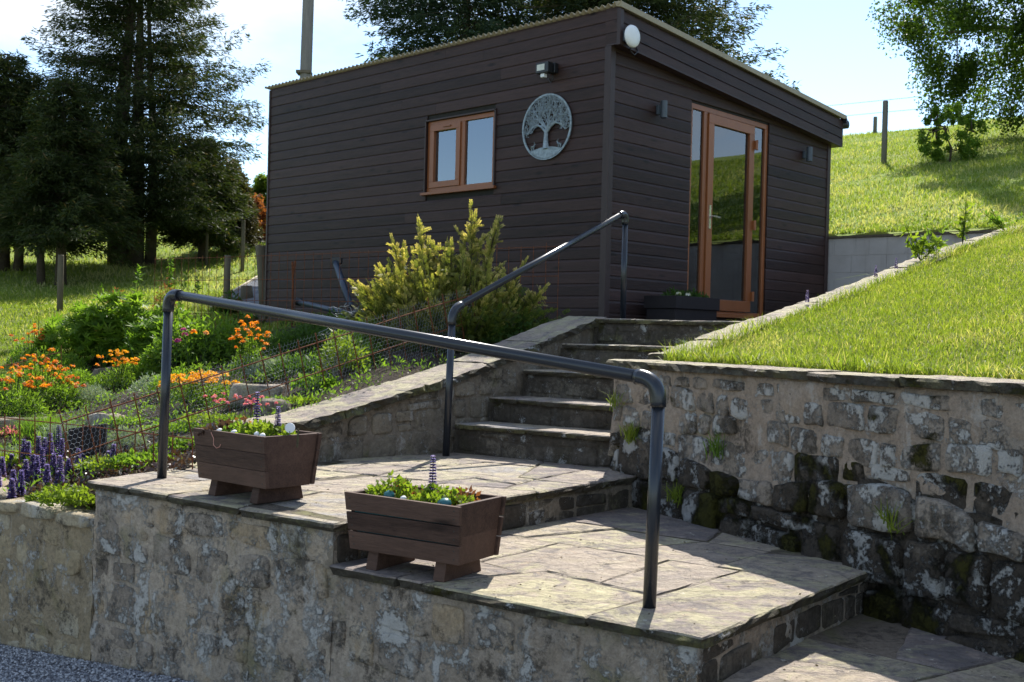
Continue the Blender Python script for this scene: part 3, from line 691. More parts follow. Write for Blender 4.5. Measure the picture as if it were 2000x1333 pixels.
# steps
st = empty('stone_steps', (.2, 7.5, ZL), label='flight of worn stone steps with thin flag treads rising to the shed patio', cat='steps')
def Lk(s): return (s0.x+sd.x*s, s0.y+sd.y*s)
def Rk(s): return (Wc.x+Sd.x*s, Wc.y+Sd.y*s+.02)
for k in range(5):
    a = Lk(SK[k]); b = Rk(SK[k]); zt = SH[k]; zb = (ZL if k == 0 else SH[k-1])
    fr, ln = seg_frame(a, b, (0, 0)); d = fr[1]; n = fr[2]
    mortar_face(st, (fr[0], d, n, -.03), -.02, ln+.03, lambda u: zt-.035, lambda u: zb-.02, M['riser'], .006, .03, .2, seed=50+k)
    laid(st, (fr[0], d, n, -.03), coursed(.0, ln, zb+.002, lambda u: zt-.035, r2, (.10, .15), (.14, .34), .012), r2, M['riser'], (.002, .012), .005, .02, .06, 'riser_stone')
    s2 = SK[k+1] if k < 4 else SK[k]+.5
    a2, b2 = Lk(s2), Rk(s2)
    rl = st.location; q = [off(a, n, .012), off(b, n, .012), off(b2, n, -.03), off(a2, n, -.03)]
    bed(st, [off(a, n, -.04), off(b, n, -.04), b2, a2], zt-.01, zt-.10, M['joint'])
    paving(st, q, zt, .034, .2, rp_, lambda c: M['slab'], .004, step=.05)
up_ = empty('shed_patio', (2, 9.5, .13), kind='structure')
pp = [Lk(1.95), Rk(1.95), Rk(6.2), (3.9, 14.0), (.95, 10.6), (.62, 9.6)]
b = B(); zq = [.125, .125, .16, .2, .17, .15]
b.add([(p[0]-2, p[1]-9.5, z-.13) for p, z in zip(pp, zq)]+[(p[0]-2, p[1]-9.5, -1.) for p in pp], [tuple(range(6))]+[(i, i+6, (i+1) % 6+6, (i+1) % 6) for i in range(6)])
b.build('paving', M['gravel_base'], up_)

# painted block wall holding back the hill behind the shed
bw = empty('block_wall', (4.6, 13.1, 0), label='pale painted concrete block wall holding back the hillside right of the shed', cat='wall')
t = NT('pale_painted_block'); p = t.pos(); c = t.ramp(t.noise(p, 2.5, 5), [(.35, (.40, .37, .34)), (.65, (.50, .47, .44))])
c = t.mix(t.ramp(t.noise(t.pos((2, 2, .15)), 5, 5), [(.55, 0), (.75, .5)]), c, (.2, .18, .15)); M['block'] = t.fin(t.pbr(c, .85, t.bump(t.noise(p, 60), .3, .005), .2))
bo = Vector((3.3, 14.17)); bd = Vector((.757, -.653)); bn = Vector((-.653, -.757))
b = B()
def bwp(u, w, z): return (bo.x+bd.x*u+bn.x*w-4.6, bo.y+bd.y*u+bn.y*w-13.1, z)
b.hexa([bwp(0, 0, -.2), bwp(4.4, 0, -.2), bwp(4.4, -.2, -.2), bwp(0, -.2, -.2), bwp(0, 0, 1.27), bwp(4.4, 0, 1.27), bwp(4.4, -.2, 1.27), bwp(0, -.2, 1.27)]).build('mortar_core', M['block'], bw)
blk = {}
for row in range(7):
    z0 = -.2+row*.21; u = -.22 if row % 2 else 0.
    while u < 4.35:
        a_, b_ = max(0, u)+.003, min(4.4, u+.44)-.003; u += .44
        if b_-a_ < .05: continue
        w_ = round(b_-a_, 3)
        if w_ not in blk:
            q = B(); q.hexa([(0, 0, 0), (bd.x*w_, bd.y*w_, 0), (bd.x*w_-bn.x*.01, bd.y*w_-bn.y*.01, 0), (-bn.x*.01, -bn.y*.01, 0),
                             (0, 0, .204), (bd.x*w_, bd.y*w_, .204), (bd.x*w_-bn.x*.01, bd.y*w_-bn.y*.01, .204), (-bn.x*.01, -bn.y*.01, .204)])
            me = bpy.data.meshes.new('block'); me.from_pydata(q.v, [], q.f); me.materials.append(M['block']); blk[w_] = me
        link('block', blk[w_], bw, bwp(a_, .005, z0))
b = B(); b.hexa([bwp(0, .03, 1.272), bwp(4.4, .03, 1.272), bwp(4.4, -.25, 1.272), bwp(0, -.25, 1.272), bwp(0, .03, 1.30), bwp(4.4, .03, 1.30), bwp(4.4, -.25, 1.30), bwp(0, -.25, 1.30)]).build('capping', M['old_wood'], bw)

# ------------------------------------------------------------------ shed (local: x along the door front, y along the window wall, z up)
SHC = (.871, 10.49); SRZ = math.atan2(.723, .691)
shed = empty('garden_room', (*SHC, 0), SRZ, label='dark brown clad garden room with corrugated roof, oak framed window and glazed door', cat='shed', kind='thing')
WX, WY = 4.31, 5.66
rz_ = lambda x: 3.117-.078*x                           # roof underside
PB = .119
prof = [(.0, .0), (.017, .0), (.0195, .005), (.0185, .095), (.0145, .108), (.012, .1185), (.0, .1185)]
def board(parent, axis, a0, a1, z, sgn=-1, h=1., plane=0., cutf=None):
    """shiplap board; axis 'y': on wall x=0 facing -x; axis 'x': on wall y=0 facing -y; cutf: top limit at a0/a1"""
    b = B(); n = len(prof); V = []
    for a in (a0, a1):
        for (o_, zz) in prof:
            zc = z+zz*h
            if cutf: zc = min(zc, cutf(a))
            V.append((plane-o_, a, zc) if axis == 'y' else (a, plane-o_, zc))
    Fc = [(i, i+1, i+1+n, i+n) for i in range(n-1)]+[tuple(range(n)), tuple(reversed(range(n, 2*n)))]
    b.add(V, Fc); return b.build('board', M['board'], parent)
WIN = (1.51, 2.58, 1.54, 2.33)
z = 3.117-PB; k = 0
while z > -.35:
    if z < WIN[3] and z+PB > WIN[2]:
        board(shed, 'y', .045, WIN[0]-.0, z); board(shed, 'y', WIN[1]+.0, WY, z)
    else:
        jn = rng.uniform(1.2, 4.6); board(shed, 'y', .045, jn, z); board(shed, 'y', jn+.002, WY, z)
    z -= PB
DX0, DX1, DZ0, DZ1 = 1.34, 2.89, .24, 2.455
z = 3.075-PB
while z > .0:
    lim = lambda a: rz_(a)-.02
    if z < DZ1 and z+PB > DZ0:
        board(shed, 'x', .045, DX0, z, cutf=lim); board(shed, 'x', DX1, WX-.03, z, cutf=lim)
    else:
        x1 = WX-.03
        if z+PB > rz_(WX): x1 = min(x1, (3.117-z-.03)/.078)
        if x1 > .2: board(shed, 'x', .045, x1, z, cutf=lim)
    z -= PB
# wall cores with the openings left out
c = B()
for (x0, x1, z0, z1) in ((0, DX0, -.3, 2.75), (DX1, WX, -.3, 2.75), (DX0, DX1, -.3, DZ0), (DX0, DX1, DZ1, 2.75)): c.box(x0, x1, .001, .10, z0, z1)
for (y0, y1, z0, z1) in ((.1, WIN[0], -.5, 3.05), (WIN[1], WY, -.5, 3.05), (WIN[0], WIN[1], -.5, WIN[2]), (WIN[0], WIN[1], WIN[3], 3.05)): c.box(.001, .10, y0, y1, z0, z1)
c.box(WX-.1, WX, .1, WY, -.3, 2.75); c.box(.1, WX-.1, WY-.1, WY, -.3, 2.75); c.box(.1, WX-.1, .1, WY-.1, -.3, .23)
c.build('wall', M['inside'], shed)
b = B(); b.add([(0, 0, 3.05), (WX, 0, 2.74), (WX, WY, 2.74), (0, WY, 3.05), (0, 0, 3.10), (WX, 0, rz_(WX)-.01), (WX, WY, rz_(WX)-.01), (0, WY, 3.10)],
               [(3, 2, 1, 0), (4, 5, 6, 7), (0, 1, 5, 4), (1, 2, 6, 5), (2, 3, 7, 6), (3, 0, 4, 7)]).build('roof_deck', M['inside'], shed)
def strip(nm, x0, x1, y0, y1, z0, z1, m='trim', par=None, bev=.003): return B().box(x0, x1, y0, y1, z0, z1).build(nm, M[m], par or shed, bevel=bev)
strip('corner_trim', -.030, .045, -.030, .045, -.35, 2.76)
strip('corner_trim', -.030, -.0, WY-.0, WY+.03, -.35, 3.10)
strip('corner_trim', WX-.045, WX+.03, -.030, .03, .05, 2.44)
# overhanging fascia of three boards along the roof slope
FY = -.125; FX1 = 4.43
for i in range(3):
    d0 = .03+i*.112; d1 = d0+.110
    for nm, x0, x1 in (('fascia_board', -.028, FX1),):
        P = []
        for x in (x0, x1):
            zt, zb_ = rz_(x)-d0, rz_(x)-d1
            P += [(x, FY, zb_), (x, FY+.02, zb_), (x, FY+.02, zt), (x, FY+.009, zt), (x, FY+.003, zt-.016)]
        b = B().add(P, [(0, 1, 2, 3, 4), (9, 8, 7, 6, 5)]+[(i_, (i_+1) % 5, (i_+1) % 5+5, i_+5) for i_ in range(5)]); b.build(nm, M['board'], shed)
# left return of the overhang (end grain boards line through with the long wall)
for i in range(3):
    zt = 3.117-i*PB; B().box(-.021, -.004, FY+.02, .05, zt-PB+.004, zt).build('return_board', M['board'], shed)
strip('corner_trim', -.034, .02, FY-.012, FY+.03, 3.117-.365, 3.10)
b = B(); zz0 = lambda x: rz_(x)-.345
b.hexa([(-.03, FY+.0, zz0(-.03)-.014), (FX1, FY, zz0(FX1)-.014), (FX1, .03, zz0(FX1)-.014), (-.03, .03, zz0(-.03)-.014), (-.03, FY, zz0(-.03)), (FX1, FY, zz0(FX1)), (FX1, .03, zz0(FX1)), (-.03, .03, zz0(-.03))]).build('soffit', M['trim'], shed)
strip('fascia_end', FX1, FX1+.02, FY, WY+.02, rz_(FX1)-.36, rz_(FX1)-.01)
# corrugated roof: waves run down the slope (along x)
n = 600; ysr = np.linspace(FY-.02, WY+.10, n); wv = .017*np.cos(ysr*2*math.pi/.0765)
V = []
for x in (-.055, FX1+.07):
    for s in (0, -.004):
        for y, w in zip(ysr, wv): V.append((x, y, rz_(x)+.02+w+s))
Fc = []
for i in range(n-1):
    Fc += [(i, i+1, 2*n+i+1, 2*n+i), (n+i, 3*n+i, 3*n+i+1, n+i+1), (i, n+i, n+i+1, i+1), (2*n+i, 2*n+i+1, 3*n+i+1, 3*n+i)]
link('roof_sheet', mesh_np('roof_sheet', V, Fc, M['roof'], False), shed)
b = B(); x0, x1 = -.05, FX1+.06
b.add([(x0, FY-.03, rz_(x0)-.022), (x1, FY-.03, rz_(x1)-.022), (x1, FY+.03, rz_(x1)-.008), (x0, FY+.03, rz_(x0)-.008), (x0, FY-.03, rz_(x0)+.034), (x1, FY-.03, rz_(x1)+.034), (x1, FY+.06, rz_(x1)+.042), (x0, FY+.06, rz_(x0)+.042)],
      [(3, 2, 1, 0), (4, 5, 6, 7), (0, 1, 5, 4), (1, 2, 6, 5), (2, 3, 7, 6), (3, 0, 4, 7)]).build('verge_trim', M['roof'], shed, bevel=.004)
b = B(); b.tube([(FX1+.075, FY-.03, rz_(FX1)-.075), (FX1+.075, WY+.05, rz_(FX1)-.075)], .052, 12).build('gutter', M['black'], shed, smooth=True)
B().box(FX1, FX1+.03, FY-.05, FY+.02, rz_(FX1)-.06, rz_(FX1)-.015).build('gutter_bracket', M['black'], shed)

# window in the long wall
wy0, wy1, wz0, wz1 = WIN
win = strip('window', .0, .03, wy0, wy1, wz0+.0, wz0+.05, 'frame')
for a in ((.0, .05, wy0, wy1, wz1-.05, wz1), (.0, .05, wy0, wy0+.05, wz0+.05, wz1-.05), (.0, .05, wy1-.05, wy1, wz0+.05, wz1-.05), (.0, .05, 1.985, 2.045, wz0+.05, wz1-.05)): strip('frame', *a, m='frame', par=win)
for y0, y1, z0, z1 in ((2.045, 2.53, wz0+.05, wz0+.115), (2.045, 2.53, wz1-.115, wz1-.05), (2.045, 2.11, wz0+.115, wz1-.115), (2.465, 2.53, wz0+.115, wz1-.115)): strip('sash', -.016, .03, y0, y1, z0, z1, 'frame', win)
strip('pane', .022, .028, 2.11, 2.465, wz0+.115, wz1-.115, 'glass', win, 0)
strip('pane', .024, .030, wy0+.05, 1.985, wz0+.05, wz1-.05, 'glass', win, 0)
strip('handle', -.03, -.016, 2.19, 2.31, wz1-.085, wz1-.07, 'frame', win)
strip('window_sill', -.060, .0, wy0-.04, wy1+.05, wz0-.03, wz0+.0, 'frame')
for a in ((-.036, .0, wy1, wy1+.018, wz0-.0, wz1+.02), (-.036, .0, wy0-.018, wy0, wz0, wz1+.02), (-.036, .0, wy0-.018, wy1+.018, wz1+.0, wz1+.018)): strip('window_trim', *a)
B().box(.25, .26, 1.4, 2.7, 1.4, 2.4).build('blind', M['curtain'], shed)

# glazed door set
door = strip('door_frame', DX0, DX1, .0, .07, DZ0, DZ0+.055, 'frame')
for a in ((DX0, DX1, .0, .07, DZ1-.055, DZ1), (DX0, DX0+.05, .0, .07, DZ0+.055, DZ1-.055), (DX1-.06, DX1, .0, .07, DZ0+.055, DZ1-.055), (1.60, 1.665, .0, .07, DZ0+.055, DZ1-.055)): strip('jamb', *a, m='frame', par=door)
strip('threshold', DX0-.02, DX1+.02, -.055, .0, DZ0-.01, DZ0+.035, 'frame')
lx0, lx1, lz0, lz1 = 1.675, 2.585, DZ0+.062, DZ1-.062
leaf = strip('door_leaf', lx0, lx1, -.018, .045, lz0, lz0+.12, 'frame')
for a in ((lx0, lx1, -.018, .045, lz1-.10, lz1), (lx0, lx0+.10, -.018, .045, lz0+.12, lz1-.10), (lx1-.10, lx1, -.018, .045, lz0+.12, lz1-.10)): strip('stile', *a, m='frame', par=leaf)
strip('pane', lx0+.10, lx1-.10, .012, .018, lz0+.12, lz1-.10, 'door_glass', leaf, 0)
strip('pane', DX0+.05, 1.60, .022, .028, DZ0+.055, DZ1-.055, 'door_glass', door, 0)
strip('pane', lx1+.012, DX1-.06, .022, .028, DZ0+.055, DZ1-.055, 'door_glass', door, 0)
h = B(); h.box(lx0+.03, lx0+.062, -.028, -.018, 1.17, 1.42); h.tube([(lx0+.046, -.028, 1.30), (lx0+.046, -.07, 1.30), (lx0+.17, -.07, 1.295)], .009, 8); h.build('handle', M['brass'], leaf, smooth=False)
for zh in (.48, 1.28, 2.18):
    B().box(lx1-.015, lx1+.03, -.045, -.018, zh-.05, zh+.05).tube([(lx1+.008, -.04, zh-.055), (lx1+.008, -.04, zh+.055)], .014, 8).build('hinge', M['frame'], leaf)
def curtain(x0, x1, y, z0, z1):
    n = 26; V = []
    for z_ in np.linspace(z0, z1, 7):
        f = .75+.25*abs((z_-z0)/(z1-z0)-.35)*1.6
        for i in range(n): V.append((x0+(x1-x0)*i/(n-1)*f, y+.02*math.sin(i*1.5), z_))
    Fc = [(j*n+i, j*n+i+1, (j+1)*n+i+1, (j+1)*n+i) for j in range(6) for i in range(n-1)]
    link('curtain', mesh_np('curtain', V, Fc, M['curtain'], True), shed)
curtain(DX0+.02, DX0+.16, .115, .3, 2.4); curtain(2.30, 2.82, .115, .3, 2.4)

# fittings on the shed
def shed_pt(x, y, z):
    return (SHC[0]+.691*x-.723*y, SHC[1]+.723*x+.691*y, z)
dish = empty('dish_antenna', shed_pt(.13, FY-.0, 2.84), SRZ, label='round white antenna dish at the top corner of the fascia', cat='antenna')
n = 28; V = []; rr = [0, .35, .7, .92, 1., .97]; dd = [-.105, -.104, -.098, -.088, -.07, -.055]
for r_, d_ in zip(rr[1:], dd[1:]):
    for j in range(n): a = 2*math.pi*j/n; V.append((.107*r_*math.cos(a)-.05, d_, .107*r_*math.sin(a)))
V.append((-.05, -.105, 0)); V.append((-.05, -.055, 0)); Fc = []
for q in range(4):
    for j in range(n): Fc.append((q*n+j, q*n+(j+1) % n, (q+1)*n+(j+1) % n, (q+1)*n+j))
b = B(); b.add(V, Fc+[(j, len(V)-2, (j+1) % n) for j in range(n)]+[(4*n+(j+1) % n, len(V)-1, 4*n+j) for j in range(n)]).build('dish', M['white'], dish, smooth=True)
B().box(-.12, .0, -.05, -.0, -.05, .05).build('bracket', M['slate_lamp'], dish, bevel=.006)
b = B(); b.tube([(-.05, -.05, -.04), (-.02, -.03, -.13), (.05, -.02, -.15), (.12, -.01, -.10), (.1, 0, -.05)], .006, 6).build('cable', M['black'], dish, smooth=True)
fl = empty('floodlight', shed_pt(-.022, .70, 2.64), SRZ, label='small black floodlight with a sensor on the window wall under the eaves', cat='floodlight')
B().box(-.055, 0, -.06, .03, -.05, .05).build('bracket', M['black'], fl, bevel=.005)
B().box(-.14, -.065, -.045, .12, -.055, .05).build('housing', M['black'], fl, bevel=.006)
B().box(-.144, -.141, .0, .10, -.030, .030).build('lens', simple('frosted_lens', (.6, .6, .52), .3), fl)
B().box(-.125, -.075, .02, .07, -.095, -.056).build('sensor', M['white'], fl, bevel=.008)
b = B(); b.tube([(-.04, -.0, -.05), (-.03, -.02, -.10), (-.01, .03, -.13), (-.005, .07, -.08)], .004, 6).build('cable', M['black'], fl)
for i, (x, zc) in enumerate(((.745, 2.27), (3.68, 2.22))):
    wl = empty('wall_lamp', shed_pt(x, -.022, zc), SRZ, group='up and down lamps beside the glazed door', cat='wall lamp',
               label=('slate grey cylinder lamp left of the glazed door, near the shed corner', 'slate grey cylinder lamp on the narrow wall right of the glazed door')[i])
    B().box(-.03, .03, -.03, .0, -.045, .045).build('bracket', M['slate_lamp'], wl, bevel=.004)
    b = B(); b.tube([(0, -.075, -.085), (0, -.075, .085)], .035, 20).build('cylinder_body', M['slate_lamp'], wl, bevel=.003)
# tree of life plaque
pq = empty('tree_plaque', shed_pt(-.030, .765, 2.073), SRZ, label='round openwork metal plaque of a spreading tree beside the window', cat='wall ornament')
RP = .33
ring = B(); n = 64
for j in range(n):
    a0, a1 = 2*math.pi*j/n, 2*math.pi*(j+1)/n
    q = []
    for a in (a0, a1):
        for r_, xx in ((RP, .0), (RP, -.014), (RP-.02, -.014), (RP-.02, .0)): q.append((xx, r_*math.cos(a), r_*math.sin(a)))
    ring.add(q, [(0, 1, 5, 4), (1, 2, 6, 5), (2, 3, 7, 6), (3, 0, 4, 7)])
ring.build('rim', M['zinc'], pq)
tr_ = B(); rq = random.Random(3); tips = []
def br(y, z, a, l, w, dep):
    p = [(y, z)]; aa = a
    for i in range(4):
        aa += rq.uniform(-.12, .12)+(.05 if a > math.pi/2 else -.05)*(1 if dep < 3 else 0)
        ny_, nz_ = p[-1][0]+math.cos(aa)*l/4, p[-1][1]+math.sin(aa)*l/4
        if math.hypot(ny_, nz_) > RP-.012: break
        p.append((ny_, nz_))
    if len(p) < 2: return
    tr_.tube([(-.009, q[0], q[1]) for q in p], [w*(1-.45*i/(len(p)-1)) for i in range(len(p))], 5)
    tips.append(p[-1])
    if dep < 5:
        for k in range(2 if dep else 5):
            na = (a+rq.uniform(-.75, .75)) if dep else (R(25)+k*R(32.5)+rq.uniform(-.1, .1))
            br(*p[-1], na, l*rq.uniform(.62, .85), w*.62, dep+1)
            if dep and rq.random() < .45: br(*p[len(p)//2], a+rq.choice((-1, 1))*rq.uniform(.5, .9), l*.6, w*.5, dep+2)
tr_.tube([(-.009, 0, -.22), (-.009, .004, -.12), (-.009, 0, -.03)], [.035, .022, .02], 8)
for k in range(9): br(rq.uniform(-.012, .012), -.045+.01*abs(k-4), R(18)+k*R(18)+rq.uniform(-.08, .08), rq.uniform(.13, .17), .010, 1)
for sg in (-1, 1):                                     # drooping side limbs
    pts_ = [(0, -.06), (sg*.06, .0), (sg*.12, .03), (sg*.19, .01), (sg*.25, -.05)]
    tr_.tube([(-.009, a, b_) for a, b_ in pts_], [.015, .012, .010, .008, .005], 6)
    for p_ in pts_[2:]:
        for k in range(4): br(p_[0], p_[1], R(90)+rq.uniform(-1.4, 1.4), .05, .006, 4)
tr_.build('branches', M['zinc'], pq)
lf = B()
for (y_, z_) in tips:
    for k in range(3):
        y2, z2 = y_+rq.uniform(-.018, .018), z_+rq.uniform(-.018, .018); a = rq.uniform(0, 6.28); l_ = .013
        if math.hypot(y2, z2) > RP-.015: continue
        c_, s_ = math.cos(a), math.sin(a)
        lf.add([(-.012, y2-c_*l_, z2-s_*l_), (-.016, y2+s_*.005, z2-c_*.005), (-.012, y2+c_*l_, z2+s_*l_), (-.016, y2-s_*.005, z2+c_*.005)], [(0, 1, 2, 3)])
lf.build('leaves', M['zinc'], pq, kind='stuff')
gm = B(); aa = [R(205)+R(130)*i/24 for i in range(25)]
P = [((RP-.01)*math.cos(a), (RP-.01)*math.sin(a)) for a in aa]; Q = [(p[0], -.235+.035*math.cos(p[0]*7)) for p in reversed(P)]
Q = [(max(min(a, .3), -.3), max(b_, -math.sqrt(max(.0001, (RP-.01)**2-a*a)))) for a, b_ in Q]
k = len(P)
for i in range(k-1):
    a, b_ = P[i], P[i+1]; c_, d_ = Q[k-1-i], Q[k-2-i]
    if c_[1] <= a[1]+.001 and d_[1] <= b_[1]+.001: continue
    gm.add([(-.004, *a), (-.004, *b_), (-.004, *d_), (-.004, *c_), (-.014, *a), (-.014, *b_), (-.014, *d_), (-.014, *c_)], [(4, 5, 6, 7), (3, 2, 1, 0), (2, 6, 7, 3)])
gm.build('ground', M['zinc'], pq)
for sg in (-1, 1):                                     # two small deer
    d_ = B(); x_ = sg*.18
    d_.tube([(-.01, x_+sg*.03, -.2), (-.01, x_+sg*.02, -.16), (-.01, x_-sg*.03, -.155), (-.01, x_-sg*.045, -.12)], [.008, .018, .014, .008], 6)
    d_.tube([(-.01, x_-sg*.045, -.12), (-.01, x_-sg*.07, -.115)], [.011, .005], 6); d_.tube([(-.01, x_-sg*.04, -.11), (-.01, x_-sg*.03, -.08)], .003, 4)
    for lx in (.028, .012, -.015, -.028): d_.tube([(-.01, x_+sg*lx, -.165), (-.01, x_+sg*lx, -.225)], .004, 4)
    d_.v = [(a, x_+(b_-x_)*.6, -.225+(c_+.225)*.6) for a, b_, c_ in d_.v]
    d_.build('deer', M['zinc'], pq)

# ------------------------------------------------------------------ handrails
def smooth_quads(o):
    for pl in o.data.polygons: pl.use_smooth = len(pl.vertices) == 4
def elbow(p, a, b_, r, root):
    p = Vector(p); a = Vector(a).normalized(); b_ = Vector(b_).normalized(); pts = [p+a*.095, p+a*.078]
    for i in range(1, 12): t_ = i/12; pts.append((1-t_)**2*(p+a*.07)+2*t_*(1-t_)*(p+(a+b_)*.004)+t_*t_*(p+b_*.07))
    pts.append(p+b_*.078)
    pts.append(p+b_*.095)
    o = B().tube([tuple(q-root.location) for q in pts], r, 24).build('elbow', M['pipe'], root); smooth_quads(o)
def pipe(nm, a, b_, r, root):
    o = B().tube([tuple(Vector(a)-root.location), tuple(Vector(b_)-root.location)], r, 24).build(nm, M['pipe'], root); smooth_quads(o)
PR = .0245
h1 = empty('handrail', (.524, 3.99, ZT), label='charcoal pipe handrail crossing in front of the planters with a post at each end', cat='handrail', group='charcoal pipe handrails')
a0, a1 = Vector((-1.815, 5.742, ZL)), Vector((-1.800, 5.742, .163)); c0, c1 = Vector((.524, 3.99, ZT)), Vector((.538, 3.99, -.158))
dR = (c1-a1).normalized()*.08; pipe('post', a0, a1-Vector((0, 0, .08)), PR, h1); pipe('post', c0, c1-Vector((0, 0, .08)), PR, h1); pipe('rail', a1+dR, c1-dR, PR, h1)
elbow(a1, a0-a1, c1-a1, PR+.0055, h1); elbow(c1, c0-c1, a1-c1, PR+.0055, h1)
h2 = empty('handrail', (-.42, 7.40, ZL), label='charcoal pipe handrail climbing beside the stone steps to the shed patio', cat='handrail', group='charcoal pipe handrails')
a0, a1 = Vector((-.410, 7.12, ZL)), Vector((-.392, 7.12, .142)); c0, c1 = Vector((.885, 8.82, .10)), Vector((.885, 8.82, .995))
PR2 = .0235
dR = (c1-a1).normalized()*.08; pipe('post', a0, a1-Vector((0, 0, .08)), PR2, h2); pipe('post', c0, c1-Vector((0, 0, .08)), PR2, h2); pipe('rail', a1+dR, c1-dR, PR2, h2)
elbow(a1, a0-a1, c1-a1, PR2+.005, h2); elbow(c1, c0-c1, a1-c1, PR2+.005, h2)

# ------------------------------------------------------------------ planters
def planter(cx, cy, z, rz, label, loose, wl=.56, wd=.335):
    """slatted trough: long sides of three slats leaning outwards, boarded ends, two skid feet"""
    t_ = empty('planter', (cx, cy, z), rz, label=label, cat='planter', group='slatted wooden troughs on the terraces')
    rr_ = random.Random(int(cx*100)); z0, z1 = .075, .315; bl, tl = wl*.95/2, wl/2; bw_, tw_ = wd*.82/2, wd/2
    def lerp(a, b_, f): return a+(b_-a)*f
    for sgn in (-1, 1):
        for k in range(3):
            g = .011 if loose else .003
            f0, f1 = k/3+g, (k+1)/3-g; P = []
            tilt = rr_.uniform(-.004, .004) if loose else 0
            for f in (f0, f1):
                zz = lerp(z0, z1, f); w = lerp(bw_, tw_, f); l = lerp(bl, tl, f)
                P += [(-l, sgn*(w-.009), zz+tilt), (l, sgn*(w-.009), zz-tilt), (l, sgn*(w+.009), zz-tilt), (-l, sgn*(w+.009), zz+tilt)]
            o_ = B().hexa(P if sgn > 0 else [P[i] for i in (3, 2, 1, 0, 7, 6, 5, 4)]).build('slat', M['planter'], t_, bevel=.002)
            for ex in (-1, 1):
                for ez in (.28, .72):
                    f = lerp(f0, f1, ez); zz = lerp(z0, z1, f); w = lerp(bw_, tw_, f); l = lerp(bl, tl, f)-.025
                    B().tube([(ex*l, sgn*(w+.0075), zz), (ex*l, sgn*(w+.0102), zz)], .0032, 8).build('nail', M['black'], t_)
    for ex in (-1, 1):                                 # end boards set just inside the slat ends
        for k in range(2):
            f0, f1 = (0, .46)[k], (.463, 1)[k]; P = []
            for f in (f0, f1):
                zz = lerp(z0, z1, f)-.002; w = lerp(bw_, tw_, f)-.0095; l = lerp(bl, tl, f)-.022
                P += [(ex*l-.010, -w, zz), (ex*l+.010, -w, zz), (ex*l+.010, w, zz), (ex*l-.010, w, zz)]
            B().hexa(P).build('end_board', M['planter'], t_, bevel=.002)
    B().box(-bl+.02, bl-.02, -bw_+.01, bw_-.01, z0-.0, z0+.012).build('base_board', M['planter'], t_)
    for ex in (-1, 1):
        b = B(); xx = ex*bl*.62; b.hexa([(xx-.028, -.135, 0), (xx+.028, -.135, 0), (xx+.028, .135, 0), (xx-.028, .135, 0), (xx-.026, -.118, z0), (xx+.026, -.118, z0), (xx+.026, .118, z0), (xx-.026, .118, z0)]).build('foot', M['planter'], t_, bevel=.003)
    l, w = tl-.03, tw_-.014
    b = B().hexa([(-bl+.03, -bw_+.012, z0+.02), (bl-.03, -bw_+.012, z0+.02), (bl-.03, bw_-.012, z0+.02), (-bl+.03, bw_-.012, z0+.02), (-l, -w, z1-.035), (l, -w, z1-.035), (l, w, z1-.035), (-l, w, z1-.035)])
    b.m = [0, 1, 0, 0, 0, 0]; b.build('soil', [M['liner'], M['soil']], t_)
    return t_
PA = (-1.20, 5.21, ZL); PBp = (-.341, 4.52, ZT); FA = math.atan2(Fd.y, Fd.x)
plA = planter(*PA, R(-40), 'brown wooden trough with close slats, bugle and pale pebbles on the upper landing', False, .55, .32)
plB = planter(*PBp, R(-31.5), 'brown wooden trough with gaping slats and teal pebbles on the lower terrace', True, .575, .33)
dp = shed_pt(.86, -.30, .155)
dpl = empty('planter', dp, SRZ, label='near black box planter against the shed beside the glazed door', cat='planter')
for k in range(2):
    z0_, z1_ = .0+k*.125, .122+k*.125; s0_ = .0+.02*k
    for a in ((-.36-s0_, .36+s0_, -.17-s0_, -.15-s0_), (-.36-s0_, .36+s0_, .15+s0_, .17+s0_), (-.36-s0_, -.34-s0_, -.15-s0_, .15+s0_), (.34+s0_, .36+s0_, -.15-s0_, .15+s0_)):
        B().box(*a, z0_, z1_).build('board', M['planter_dark'], dpl, bevel=.003)
B().box(-.34, .34, -.15, .15, .02, .215).build('soil', M['soil'], dpl)

# ------------------------------------------------------------------ foliage builders (numpy)
def rot_frames(n, r_, up=.0):
    """random unit direction and a perpendicular for n leaves; up biases the direction upwards"""
    d = r_.normal(size=(n, 3)); d[:, 2] += up; d /= np.linalg.norm(d, axis=1, keepdims=True)
    e = r_.normal(size=(n, 3)); e -= d*(e*d).sum(1, keepdims=True); e /= np.linalg.norm(e, axis=1, keepdims=True)
    return d, e
def leaves_geo(P, D, E_, L_, W_, fold=.0):
    """pointed leaf (two triangles folded on the midrib) from P along D, width along E"""
    L_ = np.asarray(L_).reshape(-1, 1); W_ = np.asarray(W_).reshape(-1, 1); N_ = np.cross(D, E_)
    a = P; c = P+D*L_; b = P+D*L_*.45+E_*W_*.5+N_*W_*fold; d = P+D*L_*.45-E_*W_*.5+N_*W_*fold
    V = np.stack([a, b, c, d], 1).reshape(-1, 3); n = len(P); i = np.arange(n)*4
    F_ = np.stack([i, i+1, i+2, i+3], 1); return V, F_
